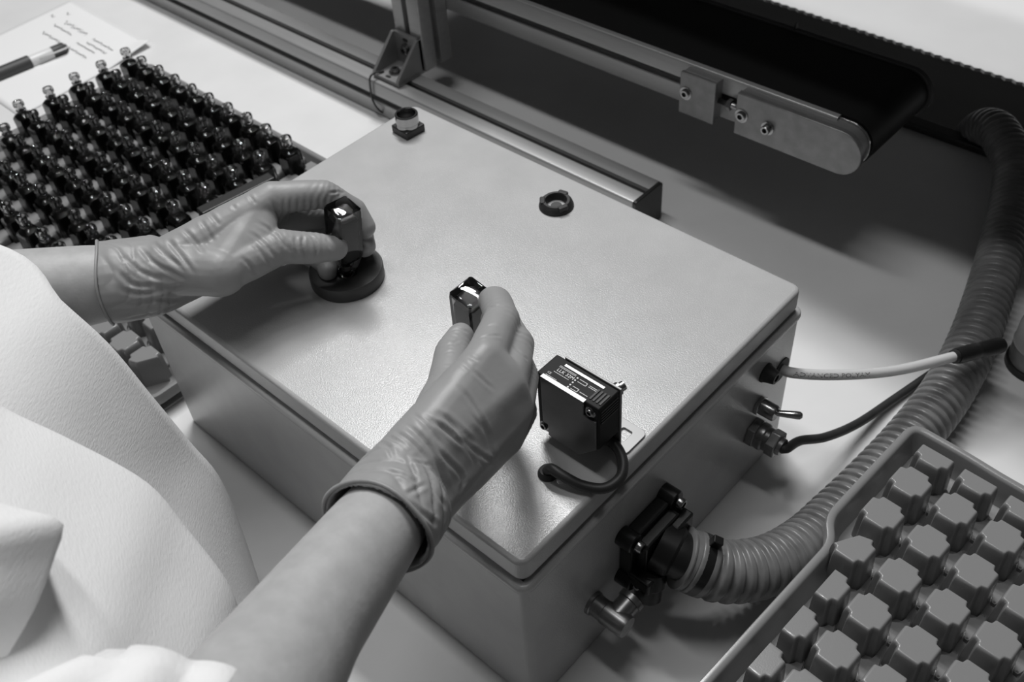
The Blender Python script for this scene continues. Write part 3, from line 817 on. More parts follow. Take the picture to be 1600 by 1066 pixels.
ct = thing('air_tube', 'clear plastic air tube with black connector, leaving the box side', 'tube')
pth, TLn = spline([(-0.0020, 0.2840, 0.0965), (0.0104, 0.2870, 0.0955), (0.0342, 0.3127, 0.0880), (0.0613, 0.3549, 0.0760), (0.0882, 0.4123, 0.0640)], 60)
tube('tube_wall', pth, 0.0041, 'clear_tube', ct, 18)
cd = (pth[-1] - pth[-4]).normalized()
e0 = pth[-1]
cn = lathe('connector', [(0, -0.004), (0.0062, -0.004), (0.0066, -0.002), (0.0066, 0.016), (0.0058, 0.018), (0.0058, 0.021), (0.0066, 0.023), (0.0066, 0.041), (0.0060, 0.044), (0, 0.044)], 'black_plastic', at(e0, cd), ct, 28)
lathe('release_ring', [(0, -0.007), (0.0056, -0.007), (0.0056, -0.004), (0, -0.004)], 'black_rubber', at(e0, cd), cn, 24)
# lettering wrapped on the tube wall
me = text_mesh('ADVANCED POLYAM', 0.0048)
camp = cam.matrix_world.translation
Ls = [0.0]
for a, b in zip(pth, pth[1:]): Ls.append(Ls[-1] + (b - a).length)
for v in me.vertices:
    s = 0.012 + v.co.x * 1.35; j = 0
    while j < len(Ls) - 2 and Ls[j + 1] < s: j += 1
    t = (s - Ls[j]) / (Ls[j + 1] - Ls[j]); p = pth[j].lerp(pth[j + 1], t); T = (pth[j + 1] - pth[j]).normalized()
    side = Vector((0, 0, 1)).cross(T).normalized() * -1.0     # towards the near side
    upv = T.cross(side) * 1.0
    if upv.z < 0: upv = -upv
    a = R(38) + (v.co.y - 0.0017) / 0.0042
    v.co = p + (side * math.cos(a) + upv * math.sin(a)) * 0.00418
me.materials.clear(); me.materials.append(MATS['print_ink'])
mobj('printed_lettering', me, 'print_ink', ct)

pth, _ = spline([(0.0220, 0.2525, 0.0545), (0.0300, 0.2525, 0.0540), (0.0315, 0.2737, 0.0450), (0.0399, 0.3013, 0.0300), (0.0475, 0.3428, 0.0140), (0.0553, 0.3958, 0.0045), (0.0660, 0.4430, 0.0045), (0.0777, 0.4848, 0.0045)], 70)
pc = tube('power_cable', pth, 0.0037, 'cable_rubber', None, 16)
tag(pc, 'black cable running from the metal gland to behind the hose', 'cable')

fu = thing('filter_unit', 'clear plastic unit with dark base at the right edge behind the hose', 'filter', (0.1270, 0.5080, 0.0003))
lathe('cup', [(0, 0.006), (0.023, 0.006), (0.024, 0.008), (0.024, 0.024), (0.0247, 0.025), (0.024, 0.026), (0.024, 0.043), (0.022, 0.046), (0, 0.046)], 'clear_plastic', None, fu, 32)
lathe('foot', [(0, 0), (0.0255, 0), (0.0255, 0.0055), (0.021, 0.007), (0, 0.007)], 'black_plastic', None, fu, 32)
lathe('head', [(0, 0.046), (0.020, 0.046), (0.022, 0.048), (0.022, 0.062), (0.014, 0.066), (0, 0.066)], 'black_plastic', None, fu, 32)

# ------------------------------------------------------------------ the worker
person = thing('person', 'worker in white gown and grey gloves handling two small bottles', 'person', (-0.20, -0.42, -0.78))
person.location = (0, 0, 0)
LHJ = {'elbow': (-0.4205, -0.2111, 0.2350), 'fore': (-0.3847, -0.1002, 0.2250), 'wrist': (-0.3223, -0.0027, 0.2140), 'index': [(-0.3000, 0.0788, 0.2400), (-0.2816, 0.1094, 0.2340), (-0.2693, 0.1230, 0.2160), (-0.2609, 0.1236, 0.2050)], 'middle': [(-0.3066, 0.0817, 0.2180), (-0.2945, 0.1185, 0.2050), (-0.2697, 0.1243, 0.1960), (-0.2601, 0.1195, 0.1900)], 'ring': [(-0.3149, 0.0831, 0.2000), (-0.3027, 0.1144, 0.1860), (-0.2740, 0.1158, 0.1810), (-0.2693, 0.1091, 0.1780)], 'pinky': [(-0.3203, 0.0760, 0.1860), (-0.3037, 0.0959, 0.1770), (-0.2798, 0.0959, 0.1770), (-0.2724, 0.0911, 0.1780)], 'thumb': [(-0.2848, 0.0177, 0.2220), (-0.2755, 0.0611, 0.2200), (-0.2646, 0.0800, 0.2120), (-0.2565, 0.0923, 0.2080)]}
RHJ = {'elbow': (0.0392, -0.2046, 0.3056), 'fore': (0.0012, -0.1315, 0.2788), 'wrist': (-0.0328, -0.0432, 0.2553), 'index': [(-0.0519, 0.0378, 0.2718), (-0.0715, 0.0715, 0.2641), (-0.0890, 0.0848, 0.2581), (-0.0983, 0.0900, 0.2501)], 'middle': [(-0.0386, 0.0384, 0.2602), (-0.0583, 0.0679, 0.2546), (-0.0807, 0.0828, 0.2459), (-0.0960, 0.0883, 0.2368)], 'ring': [(-0.0325, 0.0354, 0.2463), (-0.0487, 0.0609, 0.2405), (-0.0714, 0.0781, 0.2329), (-0.0893, 0.0855, 0.2256)], 'pinky': [(-0.0318, 0.0271, 0.2318), (-0.0417, 0.0516, 0.2234), (-0.0568, 0.0663, 0.2194), (-0.0714, 0.0744, 0.2166)], 'thumb': [(-0.0565, -0.0059, 0.2433), (-0.0805, 0.0325, 0.2342), (-0.1011, 0.0569, 0.2297), (-0.1073, 0.0693, 0.2297)]}
def V(p): return Vector(p)
FR = {'index': (0.0118, 0.0104, 0.0094, 0.0082), 'middle': (0.0120, 0.0106, 0.0096, 0.0084), 'ring': (0.0116, 0.0100, 0.0090, 0.0080), 'pinky': (0.0106, 0.0090, 0.0080, 0.0070), 'thumb': (0.0150, 0.0125, 0.0112, 0.0088)}
def sstep(a, b, x):
    t = min(1.0, max(0.0, (x - a) / (b - a))); return t * t * (3 - 2 * t)
def make_glove(name, J, cuff_t, cuff_r, wr, creases, seed, label):
    bm = bmesh.new()
    wrist, fore = V(J['wrist']), V(J['fore'])
    ax = (fore - wrist).normalized()
    hand_dir = (V(J['middle'][0]) - wrist).normalized()
    across = V(J['index'][0]) - V(J['pinky'][0]); across = (across - hand_dir * across.dot(hand_dir)).normalized()
    wa, wb = wrist + across * 0.0095, wrist - across * 0.0095
    # palm: adjacent knuckles joined to the wrist
    ks = ['index', 'middle', 'ring', 'pinky']
    wpts = [wa, wrist + across * 0.004, wrist - across * 0.004, wb]
    for i in range(3):
        a, b = ks[i], ks[i + 1]
        hull_into(bm, ball(J[a][0], FR[a][0]) + ball(J[b][0], FR[b][0]) + ball(wpts[i], wr) + ball(wpts[i + 1], wr))
    for f in ks:
        P = J[f]; r = FR[f]
        for i in range(3): limb(bm, P[i], r[i], P[i + 1], r[i + 1])
    P = J['thumb']; r = FR['thumb']
    for i in range(3): limb(bm, P[i], r[i], P[i + 1], r[i + 1])
    limb(bm, wa, wr, P[0], r[0] + 0.002)
    im = V(J['index'][0])
    hull_into(bm, ball(P[0], r[0]) + ball(V(P[0]).lerp(V(P[1]), 0.72), r[1] * 0.9) + ball(im.lerp(wrist, 0.12), 0.0112) + ball(im.lerp(wrist, 0.5), 0.0135))
    # sleeve of the glove: rings from the wrist to the open cuff
    cuff = wrist.lerp(fore, cuff_t); L = (cuff - wrist).length
    n = 6
    for i in range(n):
        t0, t1 = i / n, (i + 1) / n
        r0 = (wr + 0.0095) * (1 - t0) + cuff_r * t0; r1 = (wr + 0.0095) * (1 - t1) + cuff_r * t1
        if i == 0: hull_into(bm, ball(wa, wr) + ball(wb, wr) + disc(wrist + ax * L * t1, ax, r1, flat=0.92))
        else: hull_into(bm, disc(wrist + ax * L * t0, ax, r0, flat=0.92) + disc(wrist + ax * L * t1, ax, r1, flat=0.92))
    me = remesh(bm, 0.0011, 5)
    inner = set(); CF = frame(ax).transposed()
    # open the cuff: push the end cap inwards
    for v in me.vertices:
        d = (v.co - cuff); s = d.dot(ax); q_ = CF @ d; rad = math.hypot(q_.x, q_.y / 0.92)
        if s > -0.004 and rad < cuff_r - 0.0022:
            k = sstep(cuff_r - 0.0022, cuff_r - 0.0042, rad)
            v.co -= ax * (0.030 * k); inner.add(v.index)
    # stretched-latex wrinkles
    me.update()
    nrm = [v.normal.copy() for v in me.vertices]
    rs_ = seed * 7.3
    cr = []
    for P_, w_, h_ in creases:
        segs_, acc = [], 0.0
        for a, b in zip(P_, P_[1:]):
            l_ = (V(b) - V(a)).length; segs_.append((V(a), V(b), acc, max(l_, 1e-5))); acc += l_
        cc_ = sum((V(q) for q in P_), Vector()) / len(P_)
        cr.append((segs_, max(acc, 1e-5), w_, h_, cc_, max((V(q) - cc_).length for q in P_) + w_ * 4))
    tips = [V(J[f][3]) for f in ks + ['thumb']]
    mids = [(V(J[f][1]), (V(J[f][2]) - V(J[f][1])).normalized()) for f in ks] + [(V(J['thumb'][2]), (V(J['thumb'][3]) - V(J['thumb'][2])).normalized()), (V(J['thumb'][1]), (V(J['thumb'][2]) - V(J['thumb'][1])).normalized())]
    for v, nn in zip(me.vertices, nrm):
        if v.index in inner: continue
        p = v.co
        s = (p - wrist).dot(ax)                      # + towards the elbow
        h = 0.0
        # bunched sleeve: ridges roughly square to the arm, broken up by noise
        m1 = sstep(-0.012, 0.010, s) * (1 - sstep(L - 0.010, L - 0.002, s))
        if m1 > 0:
            q = p * 42 + Vector((rs_, 0, 0))
            wob = noise.noise(q) * 0.010 + noise.noise(p * 18 + Vector((0, rs_, 0))) * 0.016
            side = p.dot(across) * 0.45
            ph = (s + wob + side) * 620
            g = abs(math.sin(ph * 0.5)); 
            amp = 0.0006 * (0.35 + max(0.0, noise.noise(p * 33 + Vector((5 + rs_, 2, 1))) + 0.25))
            h += m1 * amp * (1.0 - 2.0 * (1 - g) ** 2.0)
            h += m1 * 0.0010 * noise.noise(Vector((p.dot(across) * 60, s * 26, rs_)))
        # fine folds at the finger joints
        for c, d in mids:
            r_ = (p - c).length
            if r_ < 0.017:
                t = (p - c).dot(d)
                h -= 0.00045 * (1 - r_ / 0.017) * (0.5 + 0.5 * math.cos(t * 1500 + noise.noise(p * 90) * 2.2)) * 1.6
        h += 0.0005 * noise.noise(p * 85 + Vector((rs_, 1, 2)))
        for segs_, tot, w_, hh, cc_, rr_ in cr:
            if (p - cc_).length > rr_: continue
            best, bt = 1e9, 0.0
            for a, b, l0, l_ in segs_:
                ab = b - a; t = min(1.0, max(0.0, (p - a).dot(ab) / ab.length_squared))
                dd_ = (p - (a + ab * t)).length
                if dd_ < best: best, bt = dd_, (l0 + t * l_) / tot
            if best < w_ * 4:
                fade = sstep(-0.02, 0.25, bt) * (1 - sstep(0.75, 1.02, bt))
                h += fade * (-hh * math.exp(-(best / w_) ** 2) + 0.55 * hh * math.exp(-((best - 2.0 * w_) / w_) ** 2))
        v.co = p + nn * h
    me.update()
    g = mobj(name, me, 'glove', person, smooth=True)
    g['label'] = label
    # rolled bead at the cuff mouth
    nb = 48; F = frame(ax)
    pts = [cuff + ax * (0.0012 * math.sin(3 * t) - 0.0006) + F @ Vector((math.cos(t) * (cuff_r + 0.0004), math.sin(t) * 0.92 * (cuff_r + 0.0004), 0)) for t in [2 * math.pi * i / nb for i in range(nb)]]
    vs, fs = [], []
    for i, p in enumerate(pts):
        T = (pts[(i + 1) % nb] - pts[i - 1]).normalized(); o_ = (p - cuff); o_ = (o_ - T * o_.dot(T)).normalized(); b_ = T.cross(o_)
        for k in range(6):
            a = k * math.pi / 3; vs.append(p + (o_ * math.cos(a) + b_ * math.sin(a)) * 0.0011)
    for i in range(nb):
        j = (i + 1) % nb
        for k in range(6): fs.append((i * 6 + k, j * 6 + k, j * 6 + (k + 1) % 6, i * 6 + (k + 1) % 6))
    obj('cuff_bead', vs, fs, 'glove', g, smooth=True)
    return g
CRL = [([(-0.3157, 0.0377, 0.2456), (-0.3092, 0.0358, 0.2468), (-0.3054, 0.0352, 0.2460), (-0.3022, 0.0349, 0.2447), (-0.2995, 0.0347, 0.2431)], 0.00126, 0.00072), ([(-0.3143, 0.0294, 0.2459), (-0.3093, 0.0278, 0.2458), (-0.3055, 0.0269, 0.2448), (-0.3026, 0.0264, 0.2430), (-0.3003, 0.0261, 0.2409), (-0.2980, 0.0258, 0.2387), (-0.2932, 0.0244, 0.2385)], 0.00126, 0.00072), ([(-0.3181, 0.0167, 0.2443), (-0.3130, 0.0159, 0.2446), (-0.3091, 0.0156, 0.2439), (-0.3060, 0.0156, 0.2426), (-0.3033, 0.0157, 0.2407), (-0.3000, 0.0154, 0.2389), (-0.2932, 0.0136, 0.2396), (-0.2880, 0.0125, 0.2391)], 0.00136, 0.00088), ([(-0.3188, 0.0044, 0.2431), (-0.3138, 0.0035, 0.2428), (-0.3098, 0.0029, 0.2419), (-0.3055, 0.0023, 0.2412), (-0.3015, 0.0017, 0.2402), (-0.2976, 0.0011, 0.2390), (-0.2940, 0.0005, 0.2375), (-0.2906, 0.0001, 0.2359), (-0.2879, -0.0002, 0.2337), (-0.2853, -0.0003, 0.2313)], 0.00147, 0.00104), ([(-0.3280, -0.0026, 0.2407), (-0.3205, -0.0040, 0.2421), (-0.3154, -0.0045, 0.2417), (-0.3112, -0.0047, 0.2408), (-0.3068, -0.0048, 0.2400), (-0.3031, -0.0045, 0.2389), (-0.2997, -0.0040, 0.2376), (-0.2963, -0.0036, 0.2364), (-0.2931, -0.0030, 0.2351), (-0.2902, -0.0023, 0.2335)], 0.00147, 0.0008), ([(-0.3284, -0.0120, 0.2422), (-0.3241, -0.0125, 0.2417), (-0.3203, -0.0129, 0.2408), (-0.3171, -0.0131, 0.2395), (-0.3136, -0.0133, 0.2384), (-0.3102, -0.0131, 0.2374), (-0.3072, -0.0124, 0.2362), (-0.3046, -0.0113, 0.2347), (-0.3014, -0.0103, 0.2337), (-0.2985, -0.0091, 0.2325), (-0.2958, -0.0079, 0.2312), (-0.2930, -0.0067, 0.2299), (-0.2903, -0.0055, 0.2286), (-0.2877, -0.0042, 0.2271)], 0.00147, 0.00096), ([(-0.3302, -0.0245, 0.2429), (-0.3260, -0.0247, 0.2421), (-0.3222, -0.0248, 0.2411), (-0.3190, -0.0246, 0.2395), (-0.3165, -0.0241, 0.2377), (-0.3136, -0.0235, 0.2362), (-0.3110, -0.0223, 0.2347), (-0.3091, -0.0207, 0.2330), (-0.3065, -0.0192, 0.2318), (-0.3045, -0.0174, 0.2301), (-0.3030, -0.0155, 0.2281), (-0.3008, -0.0138, 0.2266)], 0.00147, 0.00088), ([(-0.3251, -0.0343, 0.2411), (-0.3221, -0.0341, 0.2397), (-0.3193, -0.0339, 0.2381), (-0.3170, -0.0335, 0.2361), (-0.3149, -0.0331, 0.2339), (-0.3134, -0.0323, 0.2315), (-0.3110, -0.0313, 0.2302), (-0.3094, -0.0296, 0.2288), (-0.3076, -0.0276, 0.2281), (-0.3059, -0.0254, 0.2274), (-0.3048, -0.0229, 0.2263), (-0.3028, -0.0208, 0.2258), (-0.3019, -0.0182, 0.2246), (-0.3008, -0.0157, 0.2234), (-0.2990, -0.0135, 0.2228), (-0.2967, -0.0114, 0.2226), (-0.2941, -0.0095, 0.2227)], 0.00158, 0.00104), ([(-0.3163, -0.0418, 0.2310), (-0.3145, -0.0398, 0.2298), (-0.3129, -0.0378, 0.2285), (-0.3117, -0.0356, 0.2268), (-0.3095, -0.0337, 0.2260), (-0.3079, -0.0315, 0.2248), (-0.3062, -0.0293, 0.2239), (-0.3047, -0.0269, 0.2234), (-0.3038, -0.0241, 0.2227), (-0.3020, -0.0217, 0.2228), (-0.3014, -0.0187, 0.2220), (-0.3005, -0.0159, 0.2213), (-0.2989, -0.0133, 0.2213), (-0.2962, -0.0111, 0.2222), (-0.2935, -0.0090, 0.2231), (-0.2907, -0.0068, 0.2241), (-0.2879, -0.0048, 0.2251)], 0.00158, 0.00104), ([(-0.3139, -0.0444, 0.2182), (-0.3123, -0.0418, 0.2181), (-0.3107, -0.0391, 0.2181), (-0.3090, -0.0365, 0.2182), (-0.3079, -0.0337, 0.2178), (-0.3058, -0.0312, 0.2181), (-0.3043, -0.0284, 0.2179), (-0.3029, -0.0257, 0.2174), (-0.3013, -0.0231, 0.2167), (-0.3013, -0.0199, 0.2145), (-0.3023, -0.0162, 0.2113), (-0.3030, -0.0127, 0.2083), (-0.3045, -0.0087, 0.2046), (-0.3067, -0.0045, 0.2003)], 0.00158, 0.00104), ([(-0.3169, -0.0455, 0.2054), (-0.3154, -0.0430, 0.2053), (-0.3138, -0.0404, 0.2052), (-0.3123, -0.0379, 0.2052), (-0.3107, -0.0354, 0.2051), (-0.3095, -0.0328, 0.2048), (-0.3085, -0.0301, 0.2042), (-0.3057, -0.0280, 0.2053), (-0.3045, -0.0252, 0.2052), (-0.3038, -0.0222, 0.2048), (-0.3045, -0.0186, 0.2034), (-0.3057, -0.0147, 0.2017), (-0.3059, -0.0112, 0.2008)], 0.00158, 0.0008), ([(-0.2852, 0.0466, 0.2393), (-0.2825, 0.0472, 0.2374), (-0.2799, 0.0479, 0.2355), (-0.2770, 0.0484, 0.2338), (-0.2734, 0.0483, 0.2327), (-0.2705, 0.0484, 0.2311), (-0.2682, 0.0487, 0.2290), (-0.2664, 0.0492, 0.2264), (-0.2652, 0.0500, 0.2233), (-0.2650, 0.0514, 0.2193)], 0.00126, 0.0008), ([(-0.2880, 0.0558, 0.2409), (-0.2851, 0.0568, 0.2389), (-0.2824, 0.0579, 0.2368), (-0.2800, 0.0591, 0.2344), (-0.2772, 0.0597, 0.2325), (-0.2730, 0.0593, 0.2319), (-0.2697, 0.0591, 0.2307), (-0.2673, 0.0593, 0.2288), (-0.2653, 0.0596, 0.2266), (-0.2636, 0.0602, 0.2240), (-0.2622, 0.0609, 0.2212)], 0.00126, 0.0008), ([(-0.2779, 0.0427, 0.2343), (-0.2738, 0.0424, 0.2328), (-0.2706, 0.0424, 0.2308), (-0.2681, 0.0427, 0.2283), (-0.2664, 0.0430, 0.2254), (-0.2656, 0.0437, 0.2219), (-0.2660, 0.0449, 0.2174)], 0.00126, 0.0008), ([(-0.2744, 0.0300, 0.2333), (-0.2719, 0.0304, 0.2313), (-0.2699, 0.0310, 0.2288), (-0.2683, 0.0318, 0.2256), (-0.2674, 0.0329, 0.2212), (-0.2682, 0.0349, 0.2150)], 0.00126, 0.0008), ([(-0.3046, 0.0646, 0.2497), (-0.2988, 0.0632, 0.2489), (-0.2948, 0.0627, 0.2466)], 0.00105, 0.00056), ([(-0.2929, 0.0728, 0.2480), (-0.2909, 0.0727, 0.2457), (-0.2895, 0.0730, 0.2428), (-0.2890, 0.0736, 0.2392), (-0.2896, 0.0742, 0.2348), (-0.2909, 0.0743, 0.2300), (-0.2928, 0.0742, 0.2247), (-0.2822, 0.0670, 0.2300)], 0.00116, 0.00072), ([(-0.2888, 0.0814, 0.2464), (-0.2870, 0.0799, 0.2431), (-0.2867, 0.0786, 0.2392), (-0.2882, 0.0777, 0.2347), (-0.2909, 0.0770, 0.2299), (-0.2922, 0.0752, 0.2265), (-0.2844, 0.0684, 0.2307)], 0.00094, 0.00064), ([(-0.2862, 0.0855, 0.2457), (-0.2845, 0.0838, 0.2420), (-0.2846, 0.0826, 0.2375), (-0.2877, 0.0822, 0.2314), (-0.2926, 0.0821, 0.2244), (-0.2938, 0.0795, 0.2207)], 0.00094, 0.00064), ([(-0.2837, 0.0897, 0.2447), (-0.2824, 0.0886, 0.2421), (-0.2821, 0.0878, 0.2389), (-0.2828, 0.0870, 0.2351), (-0.2873, 0.0876, 0.2286), (-0.2940, 0.0887, 0.2206), (-0.2937, 0.0855, 0.2186)], 0.00094, 0.00064), ([(-0.2814, 0.0939, 0.2437), (-0.2801, 0.0928, 0.2409), (-0.2798, 0.0921, 0.2376), (-0.2806, 0.0914, 0.2338), (-0.2843, 0.0916, 0.2282), (-0.2928, 0.0940, 0.2190), (-0.2925, 0.0908, 0.2174)], 0.00094, 0.00064), ([(-0.2790, 0.0981, 0.2427), (-0.2777, 0.0970, 0.2398), (-0.2774, 0.0962, 0.2362), (-0.2788, 0.0954, 0.2318), (-0.2919, 0.1004, 0.2180), (-0.2914, 0.0962, 0.2163)], 0.00094, 0.00064), ([(-0.2766, 0.1024, 0.2416), (-0.2754, 0.1013, 0.2386), (-0.2749, 0.1003, 0.2351), (-0.2766, 0.0998, 0.2306), (-0.2904, 0.1055, 0.2165), (-0.2901, 0.1016, 0.2152)], 0.00094, 0.00064), ([(-0.2742, 0.1067, 0.2406), (-0.2731, 0.1056, 0.2374), (-0.2726, 0.1046, 0.2339), (-0.2735, 0.1037, 0.2301), (-0.2890, 0.1107, 0.2149), (-0.2886, 0.1069, 0.2142)], 0.00094, 0.00064), ([(-0.3056, 0.0512, 0.2486), (-0.3007, 0.0499, 0.2474)], 0.00105, 0.00056), ([(-0.2673, 0.0765, 0.2256), (-0.2630, 0.0721, 0.2251), (-0.2606, 0.0695, 0.2229), (-0.2591, 0.0682, 0.2199), (-0.2583, 0.0681, 0.2161), (-0.2584, 0.0688, 0.2115)], 0.00105, 0.00088), ([(-0.2658, 0.0805, 0.2237), (-0.2611, 0.0794, 0.2228), (-0.2581, 0.0785, 0.2206), (-0.2561, 0.0771, 0.2182), (-0.2551, 0.0755, 0.2152), (-0.2554, 0.0744, 0.2111)], 0.00105, 0.0008), ([(-0.2681, 0.0699, 0.2283), (-0.2650, 0.0676, 0.2269), (-0.2627, 0.0658, 0.2248), (-0.2612, 0.0645, 0.2221), (-0.2605, 0.0637, 0.2188), (-0.2606, 0.0635, 0.2146)], 0.00105, 0.00072), ([(-0.2581, 0.0871, 0.2199), (-0.2550, 0.0863, 0.2181), (-0.2525, 0.0860, 0.2158), (-0.2507, 0.0860, 0.2128)], 0.00094, 0.00048), ([(-0.2709, 0.0638, 0.2308), (-0.2677, 0.0627, 0.2292), (-0.2651, 0.0621, 0.2269), (-0.2631, 0.0617, 0.2239), (-0.2615, 0.0617, 0.2198), (-0.2614, 0.0627, 0.2136)], 0.00116, 0.00072), ([(-0.2733, 0.1080, 0.2394), (-0.2722, 0.1131, 0.2375), (-0.2723, 0.1188, 0.2345)], 0.00094, 0.00072), ([(-0.2706, 0.1116, 0.2352), (-0.2709, 0.1159, 0.2347), (-0.2727, 0.1212, 0.2329)], 0.00094, 0.00056)]
